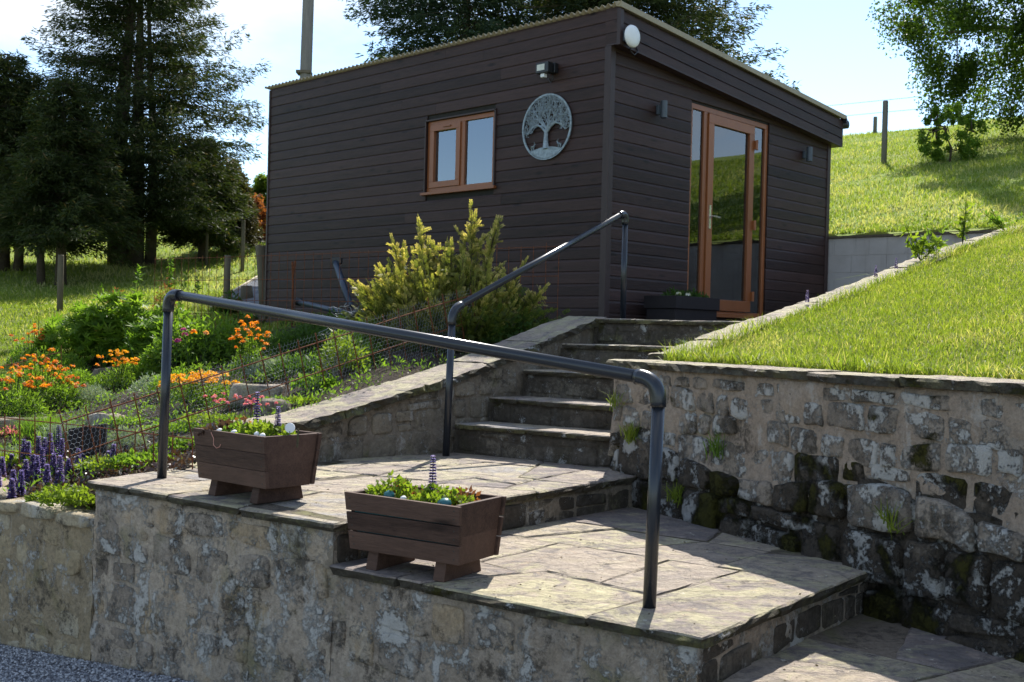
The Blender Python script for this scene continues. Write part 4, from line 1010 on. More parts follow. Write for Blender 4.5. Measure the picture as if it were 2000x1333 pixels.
def blades_geo(P, H, W_, lean, r_):
    """two-segment grass blades as quad + tip (stored as quads)"""
    n = len(P); a = r_.uniform(0, 2*np.pi, n); wd = np.stack([np.cos(a), np.sin(a), a*0], 1); b = r_.uniform(0, 2*np.pi, n)
    ld = np.stack([np.cos(b), np.sin(b), b*0], 1)*(np.abs(r_.normal(size=(n, 1)))*lean+.05); H = H.reshape(-1, 1); W_ = W_.reshape(-1, 1)
    up_v = np.array([[0, 0, 1.]])
    p0 = P-wd*W_/2; p1 = P+wd*W_/2; m = P+up_v*H*.55+ld*H*.35; p2 = m+wd*W_*.38; p3 = m-wd*W_*.38; t_ = P+up_v*H*(1-.25*np.linalg.norm(ld, axis=1, keepdims=True))+ld*H
    V = np.stack([p0, p1, p2, p3, t_], 1).reshape(-1, 3); i = np.arange(n)*5
    F_ = np.concatenate([np.stack([i, i+1, i+2], 1), np.stack([i, i+2, i+3], 1), np.stack([i+3, i+2, i+4], 1)]); return V, F_
def merge(*gs):
    V = []; F_ = []; n = 0
    for v, f in gs: V.append(v); F_.append(f+n); n += len(v)
    return np.vstack(V), np.vstack(F_)
def put(name, V, F_, mat_, root, tint=None, **kw):
    V = V-np.array(root.location[:])[None] if root is not None else V
    return link(name, mesh_np(name, V, F_, mat_, False, tint), root, **kw)
def stems(root, segs, r=.002, mat_=None, name='stem', n=4):
    b = B()
    for s in segs: b.tube([tuple(Vector(p)-root.location) for p in s], [r*(1-.5*i/(len(s)-1)) for i in range(len(s))], n, cap=False)
    return b.build(name, mat_ or M['leaf_dark'], root)

def mound(root, c, rx, ry, h, n, ll, lw, mat_, seed=0, up=.6, name='foliage', solid=.35, flat=0.):
    r_ = np.random.RandomState(seed); a = r_.uniform(0, 2*np.pi, n); rad = r_.uniform(0, 1, n)**.5; el = r_.uniform(solid, 1, n)
    x = np.cos(a)*rad*rx; y = np.sin(a)*rad*ry; top = np.sqrt(np.clip(1-rad**2, 0.02, 1))*h*(.75+.35*fbm(np.stack([x, y, x*0], 1)+seed, 5/max(.2, rx*2), 2, 3))
    P = np.stack([c[0]+x, c[1]+y, c[2]+top*el], 1); D, E_ = rot_frames(n, r_, up); D[:, :2] += np.stack([x/rx, y/ry], 1)*.5
    D /= np.linalg.norm(D, axis=1, keepdims=True); E_ -= D*(E_*D).sum(1, keepdims=True); E_ /= np.linalg.norm(E_, axis=1, keepdims=True)
    V, F_ = leaves_geo(P, D, E_, r_.uniform(.6, 1.2, n)*ll, r_.uniform(.6, 1.2, n)*lw, .15)
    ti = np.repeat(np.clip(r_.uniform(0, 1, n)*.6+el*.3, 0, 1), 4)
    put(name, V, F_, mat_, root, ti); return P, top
def flowers(root, P, size, mat_, seed=0, pet=4, name='flower', cap=.3):
    """clusters of little cupped petals; one mesh per flower head list"""
    r_ = np.random.RandomState(seed); P = np.asarray(P); n = len(P)
    N_, E1 = rot_frames(n, r_, 1.3); E2 = np.cross(N_, E1); G = []
    for k in range(pet):
        a = 2*np.pi*k/pet+r_.uniform(0, .4, n); d = E1*np.cos(a)[:, None]+E2*np.sin(a)[:, None]+N_*cap; d /= np.linalg.norm(d, axis=1, keepdims=True)
        e = np.cross(N_, d); e /= np.linalg.norm(e, axis=1, keepdims=True)
        G.append(leaves_geo(P, d, e, np.full(n, size*.5)*r_.uniform(.8, 1.2, n), np.full(n, size*.55), .05))
    V, F_ = merge(*G); put(name, V, F_, mat_, root, np.tile(np.repeat(r_.uniform(0, 1, n), 4), pet))
def head(root, c, rad, n, size, mat_, seed, name='flower_head', squash=1.):
    r_ = np.random.RandomState(seed); d = r_.normal(size=(n, 3)); d /= np.linalg.norm(d, axis=1, keepdims=True); d[:, 2] = np.abs(d[:, 2])*squash
    flowers(root, np.array(c)[None]+d*rad*r_.uniform(.5, 1, (n, 1)), size, mat_, seed, 4, name)

def place(u, v=None, y=None): return gz_at(u, y) if y is not None else gnd(u, v)
seedc = [100]
def nxt(): seedc[0] += 1; return seedc[0]
def plant(name, pos, label, cat='plant', group=None): return empty(name, tuple(pos), label=label, cat=cat, group=group)

# wallflowers -------------------------------------------------------
def wallflower(u, v, w, h, cols, nh, label, hs=.026):
    p = place(u, v); s = nxt(); t_ = plant('wallflower', p, label, 'flowering plant'); r_ = random.Random(s)
    mound(t_, p, w, w*.7, h*.92, int(1500*w/.3), .05, .012, M['leaf'], s, .8)
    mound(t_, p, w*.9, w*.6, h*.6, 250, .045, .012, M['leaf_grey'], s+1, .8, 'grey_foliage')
    segs = []
    for k in range(nh):
        a = r_.uniform(0, 6.28); q = r_.random()**.5; x, y = p.x+math.cos(a)*w*q*1.05, p.y+math.sin(a)*w*.7*q
        z = p.z+h*(.55+.5*math.sqrt(max(0, 1-q*q))*r_.uniform(.35, 1.15)); segs.append([(p.x+(x-p.x)*.4, p.y+(y-p.y)*.4, p.z), (x, y, z)])
        head(t_, (x, y, z), hs*r_.uniform(.7, 1.15), 16, .019, M['fl_'+r_.choice(cols)], s*50+k)
    stems(t_, segs, .003); return t_
wallflower(22, 822, .30, .40, ['rust', 'orange', 'yellow', 'peach', 'orange'], 44, 'rust and peach wallflower at the left edge of the picture')
wallflower(82, 800, .27, .46, ['orange', 'yellow', 'rust'], 38, 'tall mixed orange wallflower second from the left edge')
wallflower(124, 795, .17, .27, ['rust', 'peach', 'orange'], 20, 'low rust-coloured wallflower beside the green tussock')
wallflower(225, 765, .21, .36, ['yellow', 'orange', 'yellow'], 32, 'golden orange wallflower left of the handrail post')
wallflower(392, 790, .30, .22, ['yellow'], 60, 'bright yellow wallflower behind the upper planter', .028)
wallflower(487, 745, .15, .50, ['orange'], 22, 'tall slender orange wallflower behind the wire netting', .028)
wallflower(60, 715, .22, .38, ['orange', 'rust', 'yellow'], 26, 'far orange wallflower against the small lawn')
wallflower(185, 700, .18, .36, ['rust', 'orange'], 7, 'sparse orange wallflower in front of the lupin leaves')

# lupin and other leafy clumps ---------------------------------------
def palmate(root, c, w, dpt, h, n, rad, mat_, seed):
    r_ = np.random.RandomState(seed); a = r_.uniform(0, 2*np.pi, n); q = r_.uniform(0, 1, n)**.5
    x = np.cos(a)*q*w; y = np.sin(a)*q*dpt; z = np.sqrt(np.clip(1-q*q, 0, 1))*h*r_.uniform(.45, 1.05, n)
    P = np.stack([c[0]+x, c[1]+y, c[2]+z], 1); N_, E1 = rot_frames(n, r_, 1.8); E2 = np.cross(N_, E1); G = []
    for k in range(8):
        an = 2*np.pi*k/8; d = E1*math.cos(an)+E2*math.sin(an)+N_*.25; d /= np.linalg.norm(d, axis=1, keepdims=True); e = np.cross(N_, d)
        e /= np.linalg.norm(e, axis=1, keepdims=True); G.append(leaves_geo(P, d, e, r_.uniform(.7, 1.1, n)*rad, np.full(n, rad*.24), .2))
    V, F_ = merge(*G); put('leaf_fans', V, F_, mat_, root, np.tile(np.repeat(r_.uniform(0, 1, n), 4), 8))
    return P
def clump(name, u, v, w, h, n, rad, mat_, label, dep=.6):
    p = place(u, v); s = nxt(); t_ = plant(name, p, label); P = palmate(t_, p, w, w*dep, h, n, rad, M[mat_], s)
    stems(t_, [[tuple(p+Vector(((q[0]-p.x)*.3, (q[1]-p.y)*.3, 0))), tuple(q)] for q in P[::3]], .003); return t_
clump('lupin', 165, 715, .50, .60, 330, .10, 'leaf', 'broad lupin clump with fanned leaves, left part of the flower bed')
clump('lupin', 232, 712, .52, .74, 400, .105, 'leaf', 'tallest lupin clump with fanned leaves, just left of the front handrail post')
clump('lupin', 300, 725, .36, .52, 240, .095, 'leaf', 'small lupin clump close behind the front handrail post')
def leafy(name, u, v, w, h, n, ll, lw, mat_, label, up=.6, dep=.7, cat='plant', group=None, y=None):
    p = place(u, v, y); s = nxt(); t_ = plant(name, p, label, cat, group); mound(t_, p, w, w*dep, h, n, ll, lw, M[mat_], s, up); return t_
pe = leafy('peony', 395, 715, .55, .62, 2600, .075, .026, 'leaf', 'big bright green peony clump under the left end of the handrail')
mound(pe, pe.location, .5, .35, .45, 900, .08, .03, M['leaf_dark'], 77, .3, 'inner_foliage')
leafy('shrub', 325, 660, .30, .55, 1400, .07, .03, 'leaf', 'leafy shrub with reddish tops right behind the handrail post')
for (u, v, w, h, tp, ml, lab) in ((322, 650, .16, .75, 14, 'leaf_lime', 'yellowing shrub with peach tinted tops behind the handrail corner'), (222, 660, .16, .62, 12, 'leaf_lime', 'small shrub with pinkish young tips beside the lupins')):
    p = place(u, v); t_ = plant('shrub', p, lab); mound(t_, p, w, w, h, 700, .05, .016, M[ml], nxt(), .6); mound(t_, (p.x, p.y, p.z+h*.35), w*.9, w*.8, h*.72, 260, .05, .016, M['leaf_red'], nxt(), .6, 'red_tips')
def tall_stem(u, v, h, label, n=46, ll=.075, mat_='leaf', lean=(0, 0), tops=None):
    p = place(u, v); s = nxt(); t_ = plant('tall_plant', p, label); r_ = np.random.RandomState(s); q = r_.uniform(.15, 1, n)
    ax = np.array(p)[None]+np.stack([q*lean[0], q*lean[1], q*h], 1); D, E_ = rot_frames(n, r_, .5)
    V, F_ = leaves_geo(ax, D, E_, (1.15-q*.45)*ll*r_.uniform(.7, 1.2, n), np.full(n, ll*.28), .2)
    put('foliage', V, F_, M[mat_], t_, np.repeat(r_.uniform(0, 1, n), 4)); stems(t_, [[tuple(p), tuple(p+Vector((lean[0], lean[1], h)))]], .005); return t_
tall_stem(252, 690, .95, 'tallest leafy stem standing in front of the conifer trunks', 90, .10, lean=(.1, 0))
tall_stem(215, 680, .72, 'slim leafy stem left of the tall one by the conifer trunks', 40, .08, lean=(-.1, 0))
tall_stem(330, 640, .95, 'tall leafy stem above the left handrail elbow', 110, .10)
tall_stem(345, 635, .72, 'shorter leafy stem right of the left handrail elbow', 60, .09, lean=(.12, 0))
tall_stem(272, 740, .62, 'dark woody stem leaning behind the handrail post', 26, .07, 'leaf_dark', (-.2, 0))
tall_stem(385, 590, .45, 'thin leafy stem by the thick grey fence post', 40, .09, 'leaf_dark')
for (u, v, hh) in ((75, 655, .25), (105, 650, .28)):
    tall_stem(u, v, hh, 'columbine stem with a pale bud at the edge of the small lawn, '+('left' if u < 80 else 'right')+' of two', 14, .04, 'leaf_lime')
# purple, orange and pink blooms
def bloom(u, v, h, col, label, k=3, size=.05, n=14):
    p = place(u, v); s = nxt(); t_ = plant('flower', p, label, 'flower'); r_ = random.Random(s); sg = []
    for i in range(k):
        x, y, z = p.x+r_.uniform(-.07, .07), p.y+r_.uniform(-.05, .05), p.z+h*r_.uniform(.85, 1.1); head(t_, (x, y, z), size*.5, n, size*.6, M['fl_'+col], s*9+i); sg.append([tuple(p), (x, y, z)])
    stems(t_, sg, .003); mound(t_, p, .10, .08, h*.5, 70, .05, .014, M['leaf'], s)
bloom(342, 742, .36, 'magenta', 'purple flower cluster right beside the handrail post', 3, .055)
bloom(372, 742, .40, 'magenta', 'purple flower cluster in the gap above the yellow wallflower', 2, .05)
bloom(364, 745, .44, 'orange', 'single orange poppy above the purple flowers', 1, .06)
bloom(396, 745, .44, 'peach', 'single pale orange poppy right of the purple flowers', 1, .06)
bloom(448, 755, .36, 'orange', 'two small orange poppies left of the slender wallflower', 2, .03)
bloom(518, 750, .30, 'orange', 'small orange poppies at the foot of the slender wallflower', 3, .03)
pk = place(470, 842); tp_ = plant('thrift', pk, 'pink thrift cushion behind the upper planter, by the coping end', 'flowering plant'); mound(tp_, pk, .22, .15, .10, 900, .05, .006, M['leaf'], 5, 1.)
for k in range(26):
    a = rng.uniform(0, 6.28); q = rng.random()**.5; c_ = (pk.x+math.cos(a)*.24*q, pk.y+math.sin(a)*.14*q, pk.z+.15+rng.uniform(0, .07)); head(tp_, c_, .013, 7, .02, M['fl_pink'], 900+k); stems(tp_, [[(c_[0], c_[1], pk.z), c_]], .0016)
# grey, green and lime cushions
leafy('santolina', 182, 790, .20, .20, 1500, .04, .007, 'leaf_grey', 'silver grey cushion plant above the pale rock', .9)
leafy('santolina', 245, 885, .13, .20, 700, .045, .008, 'leaf_grey', 'silver feathery plant right of the black board', 1.1)
leafy('santolina', 20, 905, .13, .14, 400, .04, .008, 'leaf_grey', 'small silvery plant behind the flat fence, far left', 1.1)
leafy('heather', 440, 800, .14, .09, 700, .03, .004, 'leaf_dark', 'low dark green tussock under the yellow wallflower', 1.2)
def tussock(u, v, w, h, n, mat_, label, wd=.005):
    p = place(u, v); s = nxt(); t_ = plant('grass_tussock', p, label, 'ornamental grass'); r_ = np.random.RandomState(s)
    P = np.array(p)[None]+np.stack([r_.normal(size=n)*w*.35, r_.normal(size=n)*w*.3, np.zeros(n)], 1); V, F_ = blades_geo(P, r_.uniform(.6, 1.1, n)*h, np.full(n, wd), .75, r_)
    put('blades', V, F_, M[mat_], t_, np.repeat(r_.uniform(0, .85, n), 5))
tussock(92, 850, .24, .16, 1500, 'leaf', 'left, greener fescue tussock on the bed'); tussock(138, 858, .22, .13, 1300, 'leaf_grey', 'right, bluish fescue tussock next to the pale rock')
for (u, v, w, h, n, m_, lab) in ((70, 905, .34, .08, 1500, 'leaf_lime', 'bright lime sedum carpet behind the bugle spikes'), (232, 915, .26, .09, 1100, 'leaf_lime', 'lime green carpet plant right of the black board post'),
        (300, 905, .24, .08, 1000, 'leaf', 'fresh green carpet plant around the handrail post foot, behind the landing'), (345, 845, .20, .09, 800, 'leaf', 'green carpet plant left of the upper planter'),
        (355, 880, .18, .09, 700, 'leaf', 'green carpet plant squeezed between fence and upper planter'), (592, 790, .12, .06, 300, 'leaf_lime', 'small lime green plant on the coping edge'),
        (25, 850, .14, .07, 300, 'fl_pink', 'little crimson cushion beside the long flat rock')):
    leafy('carpet_plant', u, v, w, h, n, .03, .016, m_, lab, .8)
for (u, v, w, h, n, lab) in ((88, 985, .10, .11, 500, 'left lime green leafy plant on top of the low garden wall'), (135, 990, .14, .15, 800, 'right lime green leafy plant on top of the low garden wall'), (176, 965, .06, .06, 120, 'tiny lime green sprig at the corner of the landing')):
    leafy('sedum', u, v, w, h, n, .03, .015, 'leaf_lime', lab, .7)
leafy('euphorbia', 672, 735, .17, .42, 800, .06, .017, 'leaf_lime', 'fresh yellow green shrublet in front of the golden shrub', .7)
p = place(655, 752); t_ = plant('bare_twigs', p, 'bare pale twigs poking up beside the sloping coping', 'twigs'); stems(t_, [[tuple(p+Vector((rng.uniform(-.05, .05), 0, 0))), tuple(p+Vector((rng.uniform(-.12, .12), .02, rng.uniform(.12, .3))))] for k in range(9)], .004, M['pole'], 'twig')
for (u, v, w, h, m_, lab) in ((565, 700, .28, .30, 'leaf_dark', 'dark fern clump in the shade under the path'), (610, 690, .25, .28, 'leaf_dark', 'dark fern clump left of the golden shrub'), (540, 735, .2, .16, 'leaf_grey', 'dull grey cushion behind the big rock'), (485, 640, .2, .25, 'leaf_dark', 'dark leafy clump under the gravel path edge'),
        (520, 690, .30, .30, 'leaf', 'green leafy clump behind the slender orange wallflower'), (640, 665, .30, .32, 'leaf_dark', 'dark spreading plant between the fern clumps and the golden shrub'), (690, 720, .22, .26, 'leaf_dark', 'low dark clump at the left foot of the golden shrub'), (600, 735, .26, .18, 'leaf_dark', 'low dark mat of leaves under the upper mesh rod'), (450, 700, .3, .34, 'leaf', 'leafy green clump right of the peony')):
    leafy('fern', u, v, w, h, 900, .09, .014, m_, lab, .6)

# bugle (ajuga) spikes ------------------------------------------------
def spike_np(h, r_, w=.024):
    n = int(300*h/.15); q = r_.uniform(.12, 1, n); lvl = np.round(q*17)/17; a = r_.uniform(0, 2*np.pi, n); rad = w*(1.05-lvl*.6)
    P = np.stack([np.cos(a)*rad*.3, np.sin(a)*rad*.3, lvl*h], 1); D = np.stack([np.cos(a), np.sin(a), r_.uniform(-.1, .5, n)], 1); D /= np.linalg.norm(D, axis=1, keepdims=True)
    E_ = np.stack([-np.sin(a), np.cos(a), a*0], 1); return leaves_geo(P, D, E_, rad*1.1, np.full(n, w*.7), .4), np.repeat(r_.uniform(0, 1, n), 4)
bug = [(3, 975, .17), (28, 925, .12), (32, 962, .13), (51, 905, .19), (60, 900, .17), (80, 915, .2), (92, 905, .17), (103, 903, .19), (119, 900, .23), (126, 915, .18), (56, 955, .17), (48, 975, .16), (78, 950, .18), (88, 940, .2), (70, 945, .17), (110, 935, .15), (123, 955, .19), (98, 960, .15), (140, 940, .13), (158, 935, .17), (165, 925, .12), (30, 985, .14), (218, 912, .09), (227, 915, .14), (10, 940, .15)]
for i, (u, v, h) in enumerate(bug):
    y = gnd(u, v).y; y = min(max(y, 6.15 if u < 150 else 6.0), 7.2); p = gz_at(u, y)
    b_ = plant('bugle', p, ('short' if h < .135 else 'tall' if h > .18 else 'mid-height')+' violet-blue bugle spike '+('beyond the black board by the rusty mesh' if u > 180 else 'in the patch above the low garden wall'), 'flower', 'violet-blue bugle spikes above the low wall' if u < 180 else 'pair of bugle spikes by the landing')
    r_ = np.random.RandomState(300+i); (V, F_), ti = spike_np(h, r_); link('flower_spike', mesh_np('flower_spike', V, F_, M['fl_blue'], False, ti), b_)
    B().tube([(0, 0, 0), (0, 0, h)], .003, 4).build('stem', M['leaf_bugle'], b_)
    n = 26; P = np.stack([r_.normal(size=n)*.03, r_.normal(size=n)*.03, r_.uniform(0, .03, n)], 1); D, E_ = rot_frames(n, r_, .3); V, F_ = leaves_geo(P, D, E_, np.full(n, .04), np.full(n, .022), .15)
    link('leaf_rosette', mesh_np('leaf_rosette', V, F_, M['leaf_bugle'], False, np.repeat(r_.uniform(0, 1, n), 4)), b_)
# purple-bronze leaf mat around them, and litter on the soil
def scatter_leaves(name, n, fpos, ll, lw, mat_, seed, up=.5, zr=.05):
    r_ = np.random.RandomState(seed); x, y = fpos(r_, n); z = HL(x, y)+r_.uniform(0, 1, len(x))*zr
    P = np.stack([x, y, z], 1); D, E_ = rot_frames(len(x), r_, up); V, F_ = leaves_geo(P, D, E_, r_.uniform(.6, 1.2, len(x))*ll, r_.uniform(.6, 1.2, len(x))*lw, .15)
    return link(name, mesh_np(name, V, F_, mat_, False, np.repeat(r_.uniform(0, 1, len(x)), 4)), kind='stuff')
def wallband(r_, n):
    t_ = r_.uniform(-2.6, -.02, n); d = r_.uniform(.14, .95, n)**1.1; return FP.x+Fd.x*t_-Fn.x*d, FP.y+Fd.y*t_-Fn.y*d
scatter_leaves('bugle_ground_cover', 4200, wallband, .035, .022, M['leaf_bugle'], 41, .5, .05)
def bedpos(r_, n):
    x = r_.uniform(-4.6, .4, n); y = r_.uniform(6.2, 12, n); k = left_of(x, y) & inF(x, y); return x[k], y[k]
o_ = scatter_leaves('leaf_litter', 9000, bedpos, .03, .012, leaf_mat('dry_leaf_litter', (.10, .075, .05), (.30, .25, .18), .1), 42, .2, .012)
def bedclump(r_, n):
    x, y = bedpos(r_, n); m_ = fbm(np.stack([x, y, x*0], -1), 2.2, 2, 33) > .02; return x[m_], y[m_]
scatter_leaves('bed_weeds', 26000, bedclump, .04, .012, M['leaf'], 43, .9, .09)

for (nm, u, v, w, h, n, ll, lw, m_, lab) in (('sage', 300, 770, .20, .20, 700, .04, .012, 'leaf_grey', 'grey-green sage cushion just left of the handrail post'), ('mallow', 285, 745, .24, .30, 900, .05, .02, 'leaf', 'leafy mallow clump between the golden wallflower and the handrail post'),
        ('daisy_plant', 150, 760, .22, .26, 900, .05, .012, 'leaf', 'green daisy foliage behind the silver cushion'), ('campion', 340, 770, .20, .22, 700, .05, .014, 'leaf', 'fresh green campion foliage under the purple flowers'), ('stonecrop', 255, 830, .20, .07, 600, .03, .014, 'leaf', 'thin green stonecrop on the bare soil right of the pale rock'),
        ('stonecrop', 420, 825, .24, .07, 700, .03, .014, 'leaf_lime', 'lime stonecrop directly behind the rear planter'), ('stonecrop', 545, 790, .16, .06, 400, .03, .014, 'leaf', 'green stonecrop between the large rock and the coping'), ('mallow', 40, 770, .30, .30, 1100, .05, .018, 'leaf', 'broad green foliage between the two left wallflowers'),
        ('daisy_plant', 110, 735, .30, .34, 1300, .05, .014, 'leaf', 'tall green foliage below the far orange wallflower'), ('geranium', 620, 760, .18, .12, 500, .05, .03, 'leaf', 'round-leaved geranium close to the coping under the shrublet'), ('fern', 720, 690, .26, .34, 900, .08, .015, 'leaf', 'fresh fern fronds against the left side of the golden shrub')):
    leafy(nm, u, v, w, h, n, ll, lw, m_, lab, .7)
# rocks -------------------------------------------------------------------
def rock(u, v, w, d, h, rz, label, mat_='coping', y=None, seed=0):
    p = place(u, v, y); t_ = np.random.RandomState(seed); import bmesh
    bm = bmesh.new(); bmesh.ops.create_icosphere(bm, subdivisions=3, radius=1.)
    for vv in bm.verts:
        c = vv.co; k = 1+.45*float(fbm(np.array(c[:])+seed*7.3, 1.1, 3, seed)); q = Vector((max(-.8, min(.8, c.x)), max(-.75, min(.75, c.y)), max(-.6, min(.55, c.z+.25*c.x))))*k*1.2
        vv.co = (q.x*w/2, q.y*d/2, q.z*h+h*.15)
    me = bpy.data.meshes.new('rock'); bm.to_mesh(me); bm.free(); me.materials.append(M[mat_])
    o = link('rock', me, None, tuple(p), label=label, cat='rock'); o.rotation_euler.z = rz
    for pl in me.polygons: pl.use_smooth = True
    return o
rock(500, 782, .36, .26, .13, .2, 'largest flat-topped rock on the bed behind the wire fence', seed=1)
rock(205, 835, .26, .2, .12, -.2, 'pale tan rock between tussock and silver plant', seed=2)
rock(20, 842, .50, .2, .12, .5, 'long slanting slab rock at the left edge of the bed', 'stone_s', seed=3)
rock(200, 742, .20, .16, .14, 0, 'grey rock half hidden under the golden wallflower', 'stone_s', seed=4)
rock(535, 815, .18, .14, .12, 0, 'small grey rock touching the end of the sloping coping', 'stone_s', seed=5)

# golden yew ----------------------------------------------------------------
yew_c = Vector((-.50, 9.02, -.30)); yw = empty('golden_yew', tuple(yew_c), label='feathery golden yew shrub in front of the window wall, right of the steps wall', cat='shrub')
yw['label'] = 'feathery golden yew shrub in front of the window wall, above the sloping coping'
ry = np.random.RandomState(9)
shoots = [(-.50, -.02, 1.12, -.10), (-.30, .0, 1.30, -.02), (-.27, .06, 1.05, .05), (.18, .0, 1.36, .0), (.34, .06, 1.32, .10), (-.74, .0, .70, -.15), (-.60, .1, .80, -.1), (.55, .0, .95, .3), (.70, .0, .72, .4)]
VP, FPp, TT, nv_ = [], [], [], 0; segs = []
def shoot(base, tip, n_side, ln_, gold, thick):
    """a main shoot with short side sprays, each carrying two ranks of needles"""
    global nv_
    base, tip = np.array(base), np.array(tip); ax = tip-base; Ls = np.linalg.norm(ax); axn = ax/Ls
    segs.append([tuple(base), tuple(base+ax*.5+ry.normal(size=3)*.01), tuple(tip)])
    for k in range(n_side+1):
        q = .12+.88*k/n_side; o = base+ax*q; d = axn*.75+ry.normal(size=3)*.55; d[2] += .25; d /= np.linalg.norm(d)
        l = ln_*(1.15-q*.75)*ry.uniform(.7, 1.2)
        if k == n_side: d = axn; l = ln_*.5
        m_ = max(6, int(l/.0065)); s = np.linspace(0, 1, m_); P = o[None]+d[None]*(s*l)[:, None]; P[:, 2] -= (s**2)*l*.12
        sd_ = np.cross(d, ry.normal(size=3)); sd_ /= np.linalg.norm(sd_)
        for sg in (-1, 1):
            D = d[None]*.75+sg*sd_[None]+ry.normal(size=(m_, 3))*.18; D /= np.linalg.norm(D, axis=1, keepdims=True); E_ = np.cross(D, np.cross(d, sd_)[None]); E_ /= np.linalg.norm(E_, axis=1, keepdims=True)
            V, F_ = leaves_geo(P, D, E_, np.full(m_, .026)*(1.1-.4*s), np.full(m_, .008), .1)
            VP.append(V); FPp.append(F_+nv_); nv_ += len(V)
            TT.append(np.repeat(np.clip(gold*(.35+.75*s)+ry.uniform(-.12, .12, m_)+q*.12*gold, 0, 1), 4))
for (dx, dy, h, lean) in shoots:
    dx *= .94; h *= .90
    b0 = yew_c+Vector((dx*.45, dy, .0)); tp2 = yew_c+Vector((dx+lean*.2, dy, h)); shoot(b0, tp2, 70, .19, .95, .01)
    for k in range(5):
        f = ry.uniform(.45, .85); o = b0.lerp(tp2, f); shoot(o, o+Vector((ry.uniform(-.16, .16), ry.uniform(-.1, .1), ry.uniform(.12, .3)*h)), 12, .10, .95, .006)
for k in range(430):
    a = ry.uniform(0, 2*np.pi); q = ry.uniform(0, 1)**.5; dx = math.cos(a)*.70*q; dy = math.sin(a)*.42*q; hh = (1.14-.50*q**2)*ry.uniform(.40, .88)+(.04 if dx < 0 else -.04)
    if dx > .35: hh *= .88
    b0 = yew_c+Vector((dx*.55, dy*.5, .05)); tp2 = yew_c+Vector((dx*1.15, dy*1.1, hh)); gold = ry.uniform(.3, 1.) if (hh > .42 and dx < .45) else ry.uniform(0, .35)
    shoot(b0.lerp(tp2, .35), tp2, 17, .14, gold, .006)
for k in range(210):                                     # low dark skirt
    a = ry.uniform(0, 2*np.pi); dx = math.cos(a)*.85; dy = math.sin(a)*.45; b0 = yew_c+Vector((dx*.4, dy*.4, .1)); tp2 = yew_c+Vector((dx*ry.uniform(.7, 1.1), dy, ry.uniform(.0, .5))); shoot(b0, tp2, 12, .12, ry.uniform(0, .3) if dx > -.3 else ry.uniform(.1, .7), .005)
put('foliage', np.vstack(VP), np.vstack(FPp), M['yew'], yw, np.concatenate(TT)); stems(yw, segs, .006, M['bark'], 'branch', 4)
leafy('shrub', 1000, 640, .30, .34, 1800, .03, .012, 'leaf_dark', 'low dark green shrub at the foot of the golden yew, right side', .5, y=8.75)

# ------------------------------------------------------------------ rusty mesh fences
def mesh_fence(name, P0, P1, label, hz, n_v, low, high, lean=0., r=.004, wire=False, seed=0, group=None):
    """hz: heights of horizontal rods above the base line P0->P1; lean shifts vertical rods' tops along the line"""
    P0, P1 = Vector(P0), Vector(P1); d = P1-P0; dn_ = d.normalized(); t_ = empty(name, tuple(P0), label=label, cat='fence', group=group); r_ = random.Random(seed); upv = Vector((0, 0, 1))
    upv = (upv-dn_*upv.dot(dn_)*lean).normalized() if lean else upv
    for z_ in hz:
        k = 9; B().tube([tuple(d*(i/k)+upv*z_+Vector((0, 0, r_.uniform(-.004, .004)))) for i in range(k+1)], r, 6).build('rod', M['rust'], t_)
    for i in range(n_v+1):
        o = d*(i/n_v); B().tube([tuple(o+upv*(low+r_.uniform(-.03, .0))), tuple(o+upv*((low+high)/2)+Vector((r_.uniform(-.004, .004),)*3)), tuple(o+upv*(high+r_.uniform(-.02, .03)))], r, 6).build('rod', M['rust'], t_)
    if wire:                                            # hexagonal netting
        b = B(); s = .017; hx = s*math.sqrt(3); L_ = d.length; nyv = np.cross(np.array(dn_), np.array(upv)); c_ = 0; wz0, wz1 = wire
        rows = int((wz1-wz0)/(1.5*s)); cols = int(L_/hx)
        def wp(a, z_): w = .02*math.sin(a*5+z_*7)+.012*math.sin(a*13); q = dn_*a+upv*z_; return (q.x+nyv[0]*w, q.y+nyv[1]*w, q.z+nyv[2]*w)
        for j in range(rows):
            for i in range(cols):
                x = (i+(.5 if j % 2 else 0))*hx; z_ = wz0+j*1.5*s
                a, b2, c2, d2 = wp(x, z_+s*.5), wp(x, z_-s*.5), wp(x+hx/2, z_-s), wp(x-hx/2, z_-s)
                for p_, q_ in ((a, b2), (b2, c2), (b2, d2)): b.tube([p_, q_], .0007, 3, cap=False)
        b.build('chicken_wire', M['wire'], t_, kind='stuff')
    return t_
# long leaning panel climbing behind the landing and coping
fa = at_y(150, 945, 6.35); fb = at_y(935, 665, 8.75)
mesh_fence('mesh_fence', fa, fb, 'long rusty steel mesh with torn chicken wire climbing behind the sloping coping', [.17, .37], 22, -.10, .42, 1., .0045, (.02, .46), 1)
f0 = Vector((*off(Fpt(-2.5), Fn, -.55), -.93)); f1 = Vector((*off(Fpt(-.02), Fn, -.62), -.93))
mesh_fence('mesh_fence', f0, f1, 'low level rusty mesh fence standing among the bugle spikes', [.09, .30], 15, -.08, .31, 0, .0038, None, 2)
f0 = at_y(300, 640, 13.4); f1 = at_y(1088, 640, 9.45); f0.z, f1.z = .03, -.0
mesh_fence('mesh_fence', f0, f1, 'tall thin rusty mesh fence in front of the window wall', [.06, .27, .50, .76], 44, -.1, .78, 0, .003, None, 3)
f0 = at_y(-30, 700, 9.6); f1 = at_y(120, 660, 10.2); f0.z = float(HL(f0.x, 9.6))+.28; f1.z = float(HL(f1.x, 10.2))+.36
mesh_fence('mesh_fence', f0, f1, 'short rusty mesh fence between the flower bed and the small lawn', [0., -.2], 6, -.35, .06, 0, .0035, None, 4)

